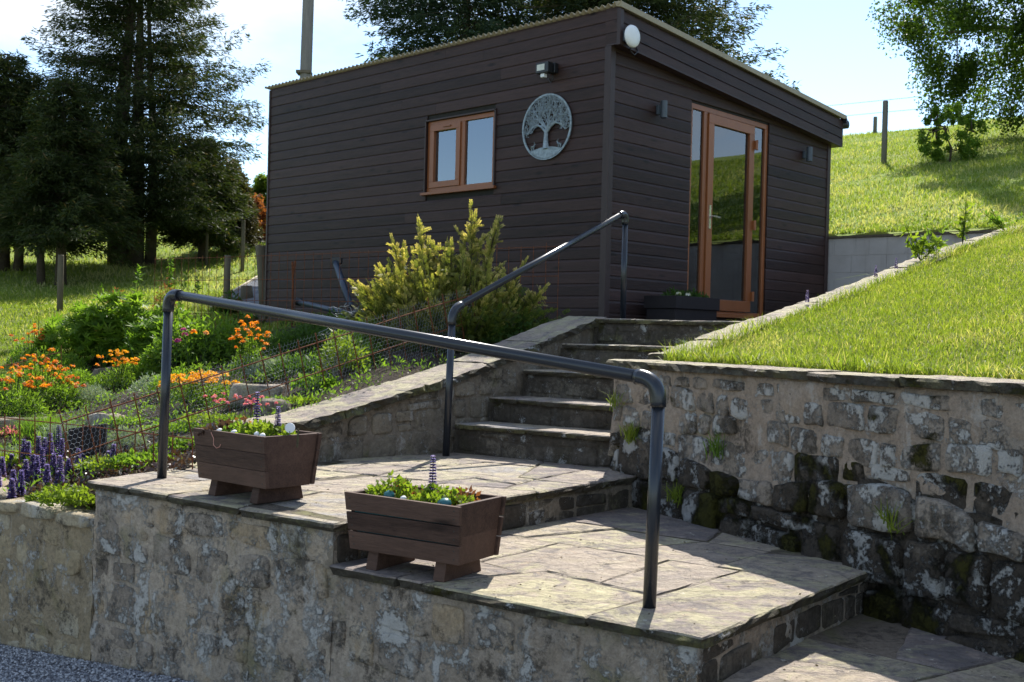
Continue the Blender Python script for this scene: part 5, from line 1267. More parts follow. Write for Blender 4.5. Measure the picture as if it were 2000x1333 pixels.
# tangle of old netting by the yew
tg = plant('wire_tangle', at_y(705, 625, 9.3), 'crumpled grey chicken wire and dead twigs left of the golden yew', 'wire'); b = B()
for k in range(60):
    p = Vector((rng.uniform(-.28, .3), rng.uniform(-.1, .1), rng.uniform(-.14, .10))); ps_ = [p]
    for i in range(4): p = p+Vector((rng.uniform(-.07, .08), rng.uniform(-.04, .04), rng.uniform(-.035, .045))); ps_.append(p)
    b.tube([tuple(q) for q in ps_], .0022, 4, cap=False)
b.build('strands', M['wire'], tg)

# ------------------------------------------------------------------ posts, pipes, board, stump
def post(u, v, y, h, r, label, mat_='old_wood', lean=0, sides=10, name='fence_post', group=None, field=True):
    x = col_x(u, y, v); z_ = float(HF(x, y)) if field else float(HL(x, y))
    o = B().tube([(0, 0, -.15), (lean*h*.5, 0, h*.5), (lean*h, 0, h-.02), (lean*h, 0, h)], [r*1.02, r, r*.97, r*.9], sides).build(name, M[mat_], None, loc=(x, y, z_), label=label, cat='post', group=group); smooth_quads(o); return o
g_ = 'rough wooden posts on the meadow left of the shed'
post(443, 568, 16.8, .85, .052, 'thick grey square-topped post in front of the meadow', group=g_)
post(473, 530, 24, 1.12, .045, 'thin tall post nearest the shed on the meadow', group=g_)
post(403, 525, 24.5, 1.0, .035, 'thin post beside the conifer branches on the meadow', group=g_)
post(521, 585, 15.4, 1.03, .075, 'dark post leaning against the left end of the shed', lean=-.10, group=g_)
post(117, 590, 16.4, .85, .045, 'mossy post in the shade of the conifers', group=g_)
post(1726, 330, 21.8, 1.24, .055, 'nearer fence post standing on the hillside', 'pole', group='fence posts on the hillside')
post(1709, 255, 31, .47, .055, 'farther fence post sunk behind the crest of the hill', 'pole', group='fence posts on the hillside')
post(1874, 232, 31, .62, .055, 'fence post glimpsed under the broad-leaved tree on the crest', 'pole', group='fence posts on the hillside')
po = plant('telegraph_pole', (col_x(594, 19.5, 150), 19.5, .6), 'tall weathered grey telegraph pole rising behind the shed', 'pole')
o = B().tube([(0, 0, -.2), (.03, 0, 4), (.09, 0, 9.5)], [.115, .105, .085], 16).build('pole', M['pole'], po); smooth_quads(o)
for zz in (3.35, 3.9): B().box(-.125, .125, -.125, .125, zz, zz+.05).build('strap', M['old_wood'], po)
sp_ = place(480, 548); sp_ = Vector((col_x(483, 17.2, 540), 17.2, float(HF(col_x(483, 17.2, 540), 17.2))))
b = B().tube([(0, 0, -.1), (0, 0, .05), (.0, 0, .2), (-.01, 0, .36)], [.17, .13, .10, .085], 12).build('tree_stump', M['old_wood'], None, loc=tuple(sp_), label='old tree stump on the meadow behind the thick grey post', cat='stump'); smooth_quads(b)
leafy('nettles', 452, 560, .14, .42, 300, .12, .03, 'leaf_dark', 'dark spiky weed beside the tree stump', .5, y=16.6)
# wires between hillside posts
fw = empty('fence_wire', (9, 25, 4), label='thin fence wires strung along the crest of the hill', cat='fence')
for zz in (.95, .6):
    a = Vector((col_x(1612, 33, 240), 33, float(HF(col_x(1612, 33, 240), 33))+zz)); c_ = Vector((col_x(1990, 29.5, 220), 29.5, float(HF(col_x(1990, 29.5, 220), 29.5))+zz))
    B().tube([tuple(a-fw.location), tuple((a+c_)/2-fw.location-Vector((0, 0, .05))), tuple(c_-fw.location)], .007, 4).build('wire', M['wire'], fw)
# black board on a timber post in the bed
bp = gz_at(172, 6.75); bb = plant('sign_board', bp, 'blank black board nailed to a rough post among the bugle spikes', 'board')
def PXY(u, v, y): return at_y(u, v, y)-bp
c4 = [PXY(133, 838, 6.66), PXY(206, 828, 6.74), PXY(206, 885, 6.74), PXY(134, 893, 6.66)]
b = B(); b.hexa([tuple(c4[3]), tuple(c4[2]), tuple(c4[2]+Vector((0, .03, 0))), tuple(c4[3]+Vector((0, .03, 0))), tuple(c4[0]), tuple(c4[1]), tuple(c4[1]+Vector((0, .03, 0))), tuple(c4[0]+Vector((0, .03, 0)))]).build('board', M['planter_dark'], bb, bevel=.003)
q = PXY(173, 935, 6.72); q2 = PXY(176, 845, 6.76); b = B().hexa([(q.x-.045, .0, -.2), (q.x+.05, .0, -.2), (q.x+.05, .06, -.2), (q.x-.045, .06, -.2), (q2.x-.045, .03, q2.z), (q2.x+.05, .03, q2.z), (q2.x+.05, .09, q2.z), (q2.x-.045, .09, q2.z)]).build('post', M['old_wood'], bb, bevel=.004)
# drain pipes and a rusty stake against the long wall
dr = plant('drain_pipe', at_y(655, 512, 12.2), 'leaning dark blue pipe with a black cap against the long wall', 'pipe'); q0 = Vector((0, 0, 0))
o = B().tube([(0, 0, 0), tuple(at_y(685, 600, 11.7)-dr.location)], .035, 14).build('pipe', M['pipe_blue'], dr); smooth_quads(o)
B().box(-.04, .07, -.03, .06, -.02, .05).build('cap', M['black'], dr, bevel=.008)
dr = plant('drain_pipe', at_y(583, 590, 12.2), 'dark blue pipe lying low along the foot of the long wall', 'pipe')
o = B().tube([(0, 0, 0), tuple(at_y(700, 618, 11.2)-dr.location)], .03, 14).build('pipe', M['pipe_blue'], dr); smooth_quads(o)
B().tube([(-.03, 0, .01), (.03, 0, -.005)], .045, 14).build('socket', M['black'], dr)
b = plant('drain_pipe', at_y(760, 560, 10.6), 'black pipe slanting up into the golden yew', 'pipe'); o = B().tube([(0, 0, 0), tuple(at_y(660, 640, 10.6)-b.location)], .035, 12).build('pipe', M['black'], b); smooth_quads(o)
b = plant('stake', at_y(571, 605, 12.6), 'rusty forked steel stake in front of the long wall', 'stake'); B().tube([(0, 0, -.2), (.0, 0, .3), (-.012, 0, .55)], .014, 6).tube([(0, 0, .36), (.02, 0, .56)], .010, 6).build('rod', M['rust'], b)
leafy('climber', 572, 618, .13, .30, 220, .06, .012, 'leaf_dark', 'dark weed growing round the rusty stake', .9, y=12.3)
# gravel path with timber edging at the far end of the bed
pth = [gnd(412, 612), gnd(523, 541), gnd(600, 548), gnd(620, 612)]
b = B(); b.add([(p.x, p.y, p.z+.12) for p in pth], [(0, 3, 2, 1)]).build('gravel_path', M['gravel_base'], None, kind='structure')
e0, e1 = pth[0]+Vector((0, 0, .09)), pth[1]+Vector((0, 0, .09)); dv = (e1-e0).normalized(); nv2 = Vector((dv.y, -dv.x, 0)).normalized()*.02
ed = empty('path_edging', tuple(e0), label='pale timber edging board along the gravel path', cat='edging')
for s_ in (0, .5):
    a, c_ = (e1-e0)*s_, (e1-e0)*(s_+.495); z1_ = Vector((0, 0, .06))
    B().hexa([tuple(a-nv2), tuple(c_-nv2), tuple(c_+nv2), tuple(a+nv2), tuple(a-nv2+z1_), tuple(c_-nv2+z1_), tuple(c_+nv2+z1_), tuple(a+nv2+z1_)]).build('board', simple('bleached_timber', (.42, .36, .26), .8) if s_ == 0 else bpy.data.materials['bleached_timber'], ed)
# dark revetment under the path
rv = empty('path_wall', tuple(pth[0]), label='dark low stone wall under the gravel path', cat='wall')
g0 = gnd(470, 640); g1 = Vector((-.9, 11.0, 0)); fr, ln = seg_frame((g0.x, g0.y-.05), (-1.0, 10.9), (0, 0))
zt_ = lambda u: .20-.08*u/ln
mortar_face(rv, fr, 0, ln, zt_, lambda u: -.6, M['riser'], .02, .06, .3, seed=70)
rubble(rv, fr, [(0, -.45), (ln, -.45), (ln, zt_(ln)-.01), (0, zt_(0)-.01)], .045, r2, M['riser'], .01, (.01, .04), 12, 1.2, .6, .05, .2)

# ------------------------------------------------------------------ contents of the planters
def in_planter(pl, x, y, z): return pl.matrix_basis @ Vector((x, y, z))
bpy.context.view_layer.update()
def trough_plants(pl, spec, hl):
    for (nm, x, y, w, h, n, ll, lw, m_, lab) in spec:
        p = in_planter(pl, x, y, .275); t_ = plant(nm, p, lab); mound(t_, p, w*1.1, w*.7, h*1.3, int(n*1.5), ll, lw, M[m_], nxt(), .8, solid=.1)
trough_plants(plB, [('pansy', -.14, -.04, .10, .095, 330, .028, .017, 'leaf_lime', 'left lime green leafy pansy in the front planter'), ('pansy', .10, -.03, .12, .075, 380, .028, .017, 'leaf_lime', 'right lime green leafy pansy in the front planter'),
    ('bronze_foliage', -.16, .02, .08, .075, 90, .032, .022, 'leaf_red', 'reddish bronze leaves among the pansy at the left of the front planter'), ('bronze_foliage', .0, .0, .07, .055, 80, .03, .02, 'leaf_red', 'reddish bronze leaves round the tall spike in the front planter'), ('bronze_foliage', .17, .03, .07, .08, 60, .03, .02, 'leaf_red', 'reddish bronze leaves at the right end of the front planter')], 0)
trough_plants(plA, [('pansy', .08, -.02, .13, .085, 480, .028, .017, 'leaf_lime', 'lime green leafy pansy filling the rear planter'), ('bronze_foliage', -.14, -.08, .10, .08, 120, .035, .024, 'leaf_bugle', 'bronze bugle leaves spilling over the rear planter'), ('bronze_foliage', -.14, .0, .10, .08, 60, .03, .02, 'leaf_red', 'reddish young leaves at the left end of the rear planter'), ('pansy', -.02, -.06, .10, .07, 200, .028, .017, 'leaf', 'greener leafy pansy in the middle of the rear planter')], 0)
for pl, x, y, h, lab in ((plB, .035, .0, .20, 'lone tall bugle spike in the front planter'), (plA, -.03, .02, .22, 'taller left bugle spike in the rear planter'), (plA, .13, .02, .16, 'shorter right bugle spike in the rear planter')):
    p = in_planter(pl, x, y, .27); t_ = plant('bugle', p, lab, 'flower'); r_ = np.random.RandomState(int(h*900)); (V, F_), ti = spike_np(h, r_, .019)
    link('flower_spike', mesh_np('flower_spike', V, F_, M['fl_blue'], False, ti), t_); B().tube([(0, 0, 0), (0, 0, h)], .003, 4).build('stem', M['leaf_bugle'], t_)
    n = 20; P = np.stack([r_.normal(size=n)*.02, r_.normal(size=n)*.02, r_.uniform(0, .05, n)], 1); D, E_ = rot_frames(n, r_, .3); V, F_ = leaves_geo(P, D, E_, np.full(n, .035), np.full(n, .02), .15)
    link('leaf_rosette', mesh_np('leaf_rosette', V, F_, M['leaf_bugle'], False, np.repeat(r_.uniform(0, 1, n), 4)), t_)
def pebble(pl, x, y, z, s, mat_, label, name='pebble', sq=.8):
    import bmesh
    bm = bmesh.new(); bmesh.ops.create_icosphere(bm, subdivisions=2, radius=1); rr = random.Random(int(x*1e4)); a = [rr.uniform(.8, 1.2) for _ in range(3)]
    for v in bm.verts: v.co = (v.co.x*s*a[0], v.co.y*s*a[1], v.co.z*s*sq*(1+.1*math.sin(v.co.x*3)))
    me = bpy.data.meshes.new(name); bm.to_mesh(me); bm.free(); me.materials.append(M[mat_])
    for f in me.polygons: f.use_smooth = True
    link(name, me, None, tuple(in_planter(pl, x, y, z)), label=label, cat='pebble')
pebble(plB, -.115, -.095, .308, .028, 'teal', 'teal glazed pebble left of the tall spike'); pebble(plB, .155, -.085, .300, .030, 'teal', 'teal glazed pebble at the right of the front planter')
for k, (x, y) in enumerate(((-.235, -.05), (-.03, -.11), (.07, .03), (-.065, .07))): pebble(plB, x, y, .305+.02*(k == 3), .013, 'pebble' if k < 3 else 'black', ('small white bloom at the left corner of the front planter', 'small white bloom against the front slat of the front planter', 'small white bloom beside the right pansy of the front planter', 'dark seed head in the left pansy of the front planter')[k], 'pansy_bloom', .9)
for k, (x, y) in enumerate(((.13, -.10), (.20, -.12), (-.10, -.14), (.0, -.13))): pebble(plA, x, y, .312, .014, 'pebble', ('white bloom in the middle of the rear planter', 'white bloom at the right end of the rear planter', 'white bloom among the bronze leaves of the rear planter', 'white bloom left of the lime pansy in the rear planter')[k], 'pansy_bloom', .9)
p = in_planter(plA, .245, .0, .26); t_ = plant('plant_marker', p, 'little white disc marker on a stick in the rear planter', 'marker')
B().tube([(0, 0, 0), (0, 0, .07)], .003, 6).build('stick', M['pole'], t_); o = B().tube([(0, -.002, .085), (0, .004, .085)], .023, 20).build('disc', M['white'], t_)
p = in_planter(plA, .30, .0, .26); t_ = plant('twig', p, 'short dark twig standing at the right end of the rear planter', 'twig'); B().tube([(0, 0, 0), (.004, 0, .085)], .005, 6).build('twig_stem', M['bark'], t_)
p = in_planter(plA, -.08, -.19, .26); t_ = plant('trailing_stem', p, 'curled pink trailing stem hanging over the front of the rear planter', 'plant')
B().tube([(-.02, .04, .045), (0, .012, .02), (.003, .004, -.01), (.018, .0, -.024), (.032, .002, -.018), (.036, .004, -.006)], .0018, 5).build('stem', simple('pink_stem', (.55, .25, .18), .5), t_)
p = shed_pt(.86, -.30, .36); t_ = plant('trough_foliage', p, 'dark green plants filling the black planter by the door'); 
for dx in (-.1, .08, .22): mound(t_, (shed_pt(.86+dx, -.3, .37)), .13, .10, .09+.03*(dx < .1), 220, .05, .02, M['leaf_dark'], nxt(), .6)
for k, (dx, lab) in enumerate(((-.24, 'left little white flower in the black planter'), (-.08, 'right little white flower in the black planter'))):
    q_ = shed_pt(.86+dx, -.42, .42); f_ = plant('flower', q_, lab, 'flower'); head(f_, q_, .022, 10, .035, M['fl_white_f'], 60+k)

# weeds on the climbing kerb and in the wall
def kerb(t_): return Vector((Wc.x+Sd.x*t_+Sn.x*.12, Wc.y+Sd.y*t_+Sn.y*.12, zS(t_)))
def weed(p, h, n, ll, m_, lab, w=.12):
    t_ = plant('weed', p, lab); r_ = np.random.RandomState(nxt()); k = 6; sg = []; Ps = []
    for i in range(k):
        tp = np.array(p)+np.array([r_.uniform(-w, w), r_.uniform(-w, w)*.6, h*r_.uniform(.5, 1.)]); sg.append([tuple(p), tuple(tp)]); q = r_.uniform(.2, 1, n//k)[:, None]; Ps.append(np.array(p)[None]*(1-q)+tp[None]*q)
    P = np.vstack(Ps); D, E_ = rot_frames(len(P), r_, .6); V, F_ = leaves_geo(P, D, E_, r_.uniform(.6, 1.2, len(P))*ll, np.full(len(P), ll*.35), .15)
    put('foliage', V, F_, M[m_], t_, np.repeat(r_.uniform(0, 1, len(P)), 4)); stems(t_, sg, .004)
weed(kerb(4.05), .30, 130, .085, 'leaf_lime', 'largest leafy weed growing out of the climbing kerb', .16)
weed(kerb(4.35), .26, 60, .07, 'leaf', 'smaller leafy weed just above the largest one on the kerb', .14)
weed(kerb(4.95), .42, 60, .085, 'leaf_lime', 'tall single weed standing high on the climbing kerb', .06)
weed(kerb(6.0), .22, 110, .07, 'leaf', 'leafy weed at the top right end of the climbing kerb', .30)
for t_i, lab in ((2.15, 'tiny violet flower on the kerb below the door'), (3.25, 'tiny violet flower halfway up the kerb'), (3.62, 'tiny violet flower near the leafy weeds on the kerb')):
    p = kerb(t_i)+Vector((-.02, 0, .0)); t_ = plant('flower', p, lab, 'flower'); (V, F_), ti = spike_np(.10, np.random.RandomState(int(t_i*10)), .014); link('flower_spike', mesh_np('flower_spike', V, F_, M['fl_blue'], False, ti), t_)
def wall_tuft(t_, z_, n, h, lab, m_='grass'):
    p = Vector((Wc.x+Wd.x*t_+Wn.x*.05, Wc.y+Wd.y*t_+Wn.y*.05, z_)); o = plant('grass_tuft', p, lab, 'grass tuft'); r_ = np.random.RandomState(int(t_*100)); P = np.array(p)[None]+r_.normal(size=(n, 3))*np.array([.02, .02, .015])
    V, F_ = blades_geo(P, r_.uniform(.5, 1., n)*h, np.full(n, .006), 1.1, r_); put('blades', V, F_, M[m_], o, np.repeat(r_.uniform(0, .8, n), 5))
wall_tuft(2.27, -.77, 40, .15, 'green grass tuft sprouting from the boulders at the right'); wall_tuft(1.08, -.60, 40, .16, 'green grass tuft high in the retaining wall', 'leaf'); wall_tuft(.75, -.88, 60, .12, 'pale grass tuft at the foot of the retaining wall')
wall_tuft(.12, -.42, 18, .14, 'thin yellow grass tuft near the wall end', 'grass'); wall_tuft(.30, -.60, 90, .13, 'fringe of dull grass just right of the front handrail post')

# ------------------------------------------------------------------ grass
def grass_sheet(name, n, fpos, zf, h, w, lean, mat_, seed, dryk=1.):
    r_ = np.random.RandomState(seed); x, y = fpos(r_, n); z = zf(x, y); P = np.stack([x, y, z], 1)
    cl = fbm(np.stack([x, y, x*0], -1), 1.3, 3, seed); hh = h*r_.uniform(.4, 1.35, len(x))*(1+.9*cl); k = r_.uniform(0, 1, len(x))
    ti = np.clip(r_.uniform(0, .75, len(x))+.45*cl, 0, .85); dry = r_.uniform(0, 1, len(x)) < .10*dryk+1.5*dryk*np.clip(fbm(np.stack([x, y, x*0], -1), 1.1, 4, seed+4)+.0, 0, 1); ti[dry] = 1.
    V, F_ = blades_geo(P, hh, np.full(len(x), w)*r_.uniform(.6, 1.2, len(x)), lean, r_)
    return link(name, mesh_np(name, V, F_, mat_, False, np.repeat(ti, 5)), kind='stuff')
def bankpos(r_, n):
    a = r_.uniform(.28, 1, n)*0+.26+r_.uniform(0, 1, n)**1.15*8.6; b_ = .26+r_.uniform(0, 1, n)*3.6; return Wc.x+Sd.x*a+Wd.x*b_, Wc.y+Sd.y*a+Wd.y*b_
def bank_a(x, y):                                       # invert the oblique frame
    det = Sd.x*Wd.y-Sd.y*Wd.x; dx, dy = x-Wc.x, y-Wc.y; return (dx*Wd.y-dy*Wd.x)/det
def bzf(x, y): return bankz(bank_a(x, y), x, y)
grass_sheet('bank_grass', 180000, bankpos, bzf, .038, .0043, .8, M['grass'], 61)
def bankfar(r_, n):
    a = .3+r_.uniform(0, 1, n)*9.5; b_ = 3.6+r_.uniform(0, 1, n)*7; return Wc.x+Sd.x*a+Wd.x*b_, Wc.y+Sd.y*a+Wd.y*b_
grass_sheet('bank_grass', 12000, bankfar, bzf, .07, .012, .8, M['grass'], 62)
def edgepos(r_, n):                                     # longer grass hanging over the copings
    a = np.concatenate([.24+np.abs(r_.normal(size=n//2))*.05, r_.uniform(.3, 6.5, n-n//2)]); b_ = np.concatenate([r_.uniform(.26, 5., n//2), .25+np.abs(r_.normal(size=n-n//2))*.05]); return Wc.x+Sd.x*a+Wd.x*b_, Wc.y+Sd.y*a+Wd.y*b_
grass_sheet('edge_grass', 5200, edgepos, bzf, .095, .0055, 1.1, M['grass'], 63)
def hillpos(r_, n):
    q = .15+r_.uniform(0, 1, n)**1.5*17.5; s_ = r_.uniform(-12, 16, n); x = 3.5+.757*s_+.653*q; y = 14-.653*s_+.757*q; k = (x > .24*y) & (x < .53*y); return x[k], y[k]
grass_sheet('hill_grass', 210000, hillpos, HF, .07, .015, .8, M['grass_far'], 64)
def hillside2(r_, n):
    q = .2+r_.uniform(0, 1, n)*15; s_ = r_.uniform(2, 26, n); x = 3.5+.757*s_+.653*q; y = 14-.653*s_+.757*q; k = (x > .53*y) & (y > -2); return x[k], y[k]
grass_sheet('hill_grass', 45000, hillside2, HF, .09, .03, .8, M['grass_far'], 67)
def leftlawn(r_, n):
    y = r_.uniform(9.6, 19, n); x = -y*r_.uniform(.14, .56, n); k = is_lawn(x, y) & (left_of(x, y) | (y > 16.5)); return x[k], y[k]
grass_sheet('lawn_grass', 45000, leftlawn, HL, .055, .012, .8, M['grass'], 65, .25)
def meadowpos(r_, n):
    y = 16.6+r_.uniform(0, 1, n)**1.3*20; x = -y*r_.uniform(.14, .5, n); return x, y
grass_sheet('meadow_grass', 30000, meadowpos, HF, .09, .022, .8, M['grass_far'], 66)

# moss, grit and fallen leaves on the flags
r_ = np.random.RandomState(81); n = 2600; A0, C0 = np.array(landB[0]), np.array(landB[3])
xg = r_.uniform(-2.1, 2.6, n); yg = r_.uniform(2.6, 7.3, n)
def zone(x, y):
    inside = (x-FP.x)*Fn.x+(y-FP.y)*Fn.y < .02; t_l = (x-pc[0])*Lrn.x+(y-pc[1])*Lrn.y; t_t = (x-Tc[0])*Trn.x+(y-Tc[1])*Trn.y
    wside = (x-Wc.x)*Wn.x+(y-Wc.y)*Wn.y > .01; z = np.where(t_l < 0, ZL, np.where(t_t < 0, ZT, ZP)); back = (t_l < 0) & ((y-6.46)*.74-(x+1.42)*.67 > -.05); ok = inside & wside & ~back & ((x > -1.9) | (y < 6.3))
    edge = np.minimum(np.abs(t_l), np.abs(t_t)); return ok, z, edge
ok, zg, eg = zone(xg, yg); keep = ok & (np.abs(r_.normal(size=n)) > .3); xg, yg, zg = xg[keep], yg[keep], zg[keep]; P = np.stack([xg, yg, zg+.004], 1); D, E_ = rot_frames(len(P), r_, 0); D[:, 2] *= .15; D /= np.linalg.norm(D, axis=1, keepdims=True); E_ -= D*(E_*D).sum(1, keepdims=True); E_[:, 2] *= .3; E_ /= np.linalg.norm(E_, axis=1, keepdims=True)
V, F_ = leaves_geo(P, D, E_, r_.uniform(.3, 1.2, len(P))*.016, r_.uniform(.4, 1, len(P))*.009, .3); link('grit', mesh_np('grit', V, F_, bpy.data.materials['dry_leaf_litter'], False, np.repeat(r_.uniform(0, 1, len(P)), 4)), kind='stuff')

# gravel chips on the drive close to the garden wall
r_ = np.random.RandomState(71); n = 42000; u_ = r_.uniform(-1.6, 2.6, n); d_ = .02+r_.uniform(0, 1, n)**1.2*1.9; x = FP.x+Fd.x*u_+Fn.x*d_; y = FP.y+Fd.y*u_+Fn.y*d_; z_ = drz(x, y)+r_.uniform(-.003, .007, n)
s_ = r_.uniform(.005, .011, n); oc = np.array([[1, 0, 0], [0, 1, 0], [-1, 0, 0], [0, -1, 0], [0, 0, .7]], float); an = r_.uniform(0, 6.28, n); ca, sa = np.cos(an), np.sin(an)
V = oc[None]*s_[:, None, None]*r_.uniform(.7, 1.3, (n, 5, 1)); V = np.stack([V[..., 0]*ca[:, None]-V[..., 1]*sa[:, None]*.8, V[..., 0]*sa[:, None]+V[..., 1]*ca[:, None]*.8, V[..., 2]+r_.uniform(-.3, .3, (n, 5))*s_[:, None]], -1)+np.stack([x, y, z_], 1)[:, None]
i = np.arange(n)[:, None]*5; F_ = np.concatenate([np.concatenate([i+a, i+(a+1) % 4, i+4], 1) for a in range(4)])
link('gravel', mesh_np('gravel', V.reshape(-1, 3), F_, M['chip'], False, np.repeat(r_.uniform(0, 1, n), 5)), kind='stuff')

# ------------------------------------------------------------------ trees
def conifer(name, base, H, R0, label, seed, mat_='conifer', z0=.9, nb=260, ns=26, sl=.22, sw=.05, trunks=((0, 0, .16),), prof=None, cat='conifer tree', group=None, droop=.28):
    r_ = np.random.RandomState(seed); t_ = empty(name, tuple(base), label=label, cat=cat, group=group); base = np.array(base, float)
    tb = B()
    for (dx, dy, tr0) in trunks:
        tb.tube([(dx, dy, -.2), (dx*1.15, dy, H*.22), (dx*.5, dy*.5, H*.55), (0, 0, H*.9)], [tr0*1.1, tr0*.8, tr0*.3, .01], 10)
    smooth_quads(tb.build('trunk', M['bark'], t_))
    prof = prof or (lambda q: (1-q)**.75)
    q = r_.uniform(0, 1, nb)**1.15; hz_ = z0+(H-z0)*q; az = r_.uniform(0, 2*np.pi, nb); Lb = R0*np.array([prof(v) for v in q])*r_.uniform(.72, 1.12, nb)*(1+.22*np.sin(az*3+hz_*1.7+seed))+.12
    Vs, Fs, Ts, bb = [], [], [], B(); cnt = 0
    for k in range(nb):
        d = np.array([math.cos(az[k]), math.sin(az[k]), 0]); sd2 = np.array([-d[1], d[0], 0]); m_ = max(8, int(ns*Lb[k]/R0*1.6)); s = r_.uniform(.12, 1, m_)**.8
        rise = r_.uniform(-.05, .35); lift = lambda s_: (rise*s_-droop*(s_**1.6)*1.4+.12*s_**4)*Lb[k]
        P = base[None]+d[None]*(s*Lb[k])[:, None]+np.array([0, 0, 1.])[None]*(hz_[k]+lift(s))[:, None]
        sideo = r_.normal(size=m_)*.22*Lb[k]*(1.05-s*.8)*.7; P += sd2[None]*sideo[:, None]; P[:, 2] += r_.normal(size=m_)*.05-np.abs(sideo)*.2
        if k % 2 == 0: bb.tube([tuple(np.array([0, 0, hz_[k]])), tuple(d*Lb[k]*.5+np.array([0, 0, hz_[k]+lift(.5)])), tuple(d*Lb[k]*.96+np.array([0, 0, hz_[k]+lift(.96)]))], [.022, .013, .004], 4, cap=False)
        for c_ in range(3):
            D = d[None]*r_.uniform(.3, 1.2, (m_, 1))+sd2[None]*np.sign(sideo)[:, None]*r_.uniform(0, .9, (m_, 1))+np.array([0, 0, -1.])[None]*r_.uniform(-.25, .75, (m_, 1))+r_.normal(size=(m_, 3))*.3
            D /= np.linalg.norm(D, axis=1, keepdims=True); E_ = r_.normal(size=(m_, 3)); E_ -= D*(E_*D).sum(1, keepdims=True); E_ /= np.linalg.norm(E_, axis=1, keepdims=True)
            V, F_ = leaves_geo(P+r_.normal(size=(m_, 3))*.035, D, E_, r_.uniform(.5, 1.15, m_)*sl, r_.uniform(.6, 1.2, m_)*sw, .1); Vs.append(V); Fs.append(F_+cnt); cnt += len(V)
            Ts.append(np.repeat(np.clip(r_.uniform(0, .7, m_)+.25*s, 0, 1), 4))
    V = np.vstack(Vs)-base[None]
    link('crown', mesh_np('crown', V, np.vstack(Fs), M[mat_], False, np.concatenate(Ts)), t_); bb.build('branches', M['bark'], t_)
    return t_
def fbase(u, y, v=560): x = col_x(u, y, v); return (x, y, float(HF(x, y))-.05)
conifer('cypress_tree', fbase(262, 24), 10.6, 2.55, 'tall dark cypress with several bare trunks left of the shed', 1, 'conifer', 1.0, 700, 84, .14, .026, ((0, 0, .19), (-.48, .1, .14), (-.25, -.1, .12), (.3, .1, .12)), lambda q: min(1, .78+q*1.)*(1-q)**.72, droop=.16)
conifer('cypress_tree', fbase(5, 22.5), 4.5, 1.75, 'dark rounded cypress cut off by the left edge of the picture', 2, 'conifer', .9, 380, 60, .15, .028, ((0, 0, .14), (.3, 0, .1)), lambda q: (1-q)**.55)
conifer('cypress_tree', fbase(118, 20.6), 3.9, 1.25, 'smaller dark cypress between the two larger ones', 3, 'conifer', .95, 280, 54, .14, .026, ((0, 0, .11), (-.35, 0, .08)), lambda q: (1-q)**.7)
conifer('cypress_tree', fbase(392, 25.5), 2.9, .95, 'ragged low cypress with brownish sprays beside the tall one', 4, 'conifer', .6, 150, 44, .15, .028, ((0, 0, .09),), lambda q: (1-q)**.5)
conifer('cedar_tree', fbase(905, 25.5, 300), 11.5, 3.15, 'left big blue-green cedar behind the shed roof', 5, 'conifer_blue', 2.2, 620, 70, .17, .034, ((0, 0, .22),), lambda q: (1-q)**.6)
conifer('cedar_tree', fbase(1215, 26.5, 300), 11.2, 3.2, 'right big dark cedar behind the shed roof', 6, 'conifer', 2.2, 620, 70, .17, .034, ((0, 0, .22),), lambda q: (1-q)**.6, droop=.22)
conifer('brown_tree', fbase(438, 27, 420), 2.3, .65, 'brown-green twiggy tree on the meadow edge', 7, 'brown_leaf', .3, 150, 34, .14, .04, ((0, 0, .08),), lambda q: (1-q*q)**.5, cat='tree')
conifer('copper_shrub', fbase(478, 29.5, 420), 1.25, .55, 'copper red shrub on the skyline left of the shed', 8, 'red_leaf', .1, 90, 26, .12, .07, ((0, 0, .04),), lambda q: (1-q*q)**.5, cat='shrub', droop=0)
conifer('lime_shrub', fbase(516, 31, 420), 1.55, .60, 'yellow-green shrub on the skyline touching the shed', 9, 'lime_leaf', .1, 110, 28, .12, .06, ((0, 0, .04),), lambda q: (1-q*q)**.5, cat='shrub', droop=0)
conifer('lime_shrub', fbase(-5, 30, 420), 3.9, 2.0, 'sunlit yellow-green tree showing through beyond the left cypress', 10, 'lime_leaf', 1., 200, 26, .2, .12, ((0, 0, .1),), lambda q: (1-q*q)**.5, cat='tree', droop=0)

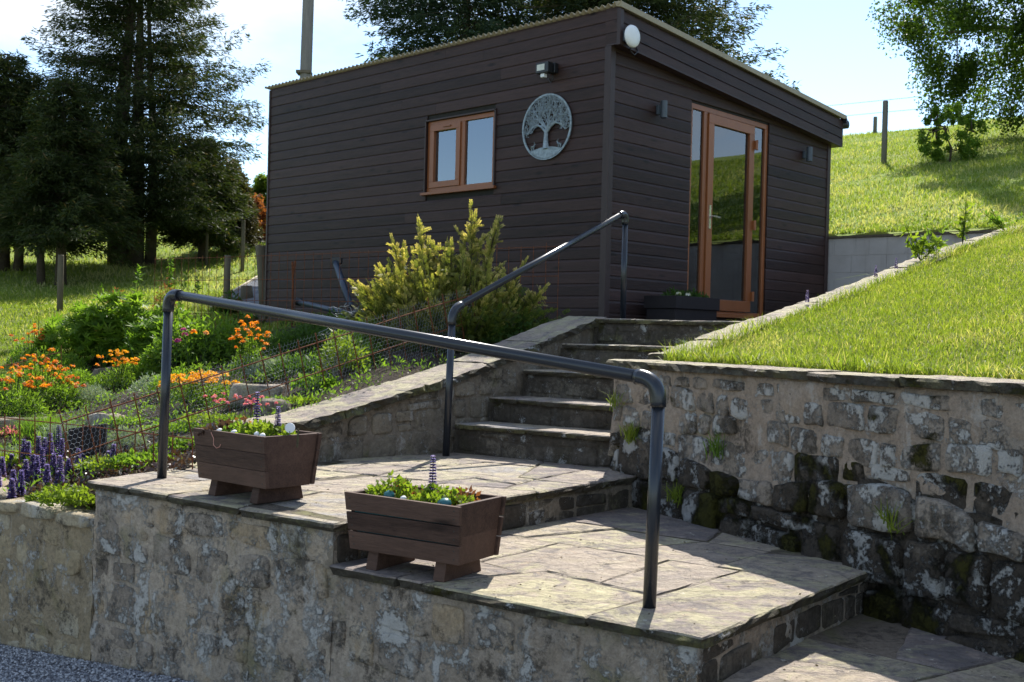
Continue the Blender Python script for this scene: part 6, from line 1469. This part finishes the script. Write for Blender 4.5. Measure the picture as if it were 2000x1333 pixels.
def broadleaf(base, H, R0, label, seed, name='ash_tree', nc=120, n=26000, ll=.11, tr0=.18, cz=None, mat_='tree_leaf', limbs=14, low=.0):
    r_ = np.random.RandomState(seed); t_ = empty(name, tuple(base), label=label, cat='tree'); base = np.array(base, float); cz = cz or H*.6
    b = B(); b.tube([(0, 0, -.2), (.05, 0, H*.25), (-.05, .05, H*.5), (0, 0, H*.8)], [tr0*1.15, tr0*.85, tr0*.6, tr0*.2], 12); tipsb = []
    for k in range(limbs):
        a = 2*np.pi*k/limbs+r_.uniform(-.3, .3); z0_ = H*r_.uniform(.12, .55); rr_ = R0*r_.uniform(.65, .95); e = np.array([math.cos(a)*rr_, math.sin(a)*rr_, z0_+H*r_.uniform(-.02, .3)]); m_ = np.array([e[0]*.5, e[1]*.5, (z0_+e[2])/2+.15])
        b.tube([(0, 0, z0_), tuple(m_), tuple(e)], [tr0*.35, tr0*.2, .012], 6); tipsb.append(e)
        for j in range(3): f = r_.uniform(.4, .95); q = m_*(1-f)+e*f; b.tube([tuple(q), tuple(q+r_.normal(size=3)*R0*.22)], [.02, .005], 4)
    smooth_quads(b.build('trunk', M['bark'], t_))
    d = r_.normal(size=(nc, 3)); d /= np.linalg.norm(d, axis=1, keepdims=True); q = r_.uniform(.25, 1., (nc, 1))**.6; tt = r_.uniform(0, 1, (nc, 1))**1.25; an = r_.uniform(0, 2*np.pi, (nc, 1)); wr = R0*np.minimum(1, .72+tt*1.4)*np.sqrt(np.clip(1-((tt-.28)/.76)**2, .02, 1))*r_.uniform(.3, 1.05, (nc, 1))**.55
    C = np.concatenate([np.cos(an)*wr, np.sin(an)*wr, low+(H-low)*tt+.10*wr*np.sin(an*3+seed)], 1)
    w = r_.randint(0, nc, n); rad = r_.uniform(.16, .42, nc)*R0*.42; dd = r_.normal(size=(n, 3)); dd /= np.linalg.norm(dd, axis=1, keepdims=True)
    P = C[w]+dd*rad[w][:, None]*r_.uniform(.3, 1.05, (n, 1)); D, E_ = rot_frames(n, r_, -.2); V, F_ = leaves_geo(P, D, E_, r_.uniform(.6, 1.15, n)*ll, r_.uniform(.7, 1.1, n)*ll*.55, .15)
    link('crown', mesh_np('crown', V, F_, M[mat_], False, np.repeat(r_.uniform(0, 1, n), 4)), t_)
xb, yb = col_x(2075, 21.5, 300), 21.5
broadleaf((xb, yb, float(HF(xb, yb))), 8.2, 3.25, 'spreading broad-leaved tree at the right edge on the hillside', 11, 'ash_tree', 330, 140000, .085, .2, low=.7)
xb, yb = col_x(1853, 20.4, 300), 20.4
broadleaf((xb, yb, float(HF(xb, yb))), 1.05, .62, 'low leafy sapling on the hillside under the broad-leaved tree', 12, 'sapling', 60, 5200, .07, .02, mat_='leaf', limbs=7, low=.12)

for o in list(bpy.data.objects):                        # nothing is left loose
    if o.type == 'EMPTY' and not o.children: bpy.data.objects.remove(o)
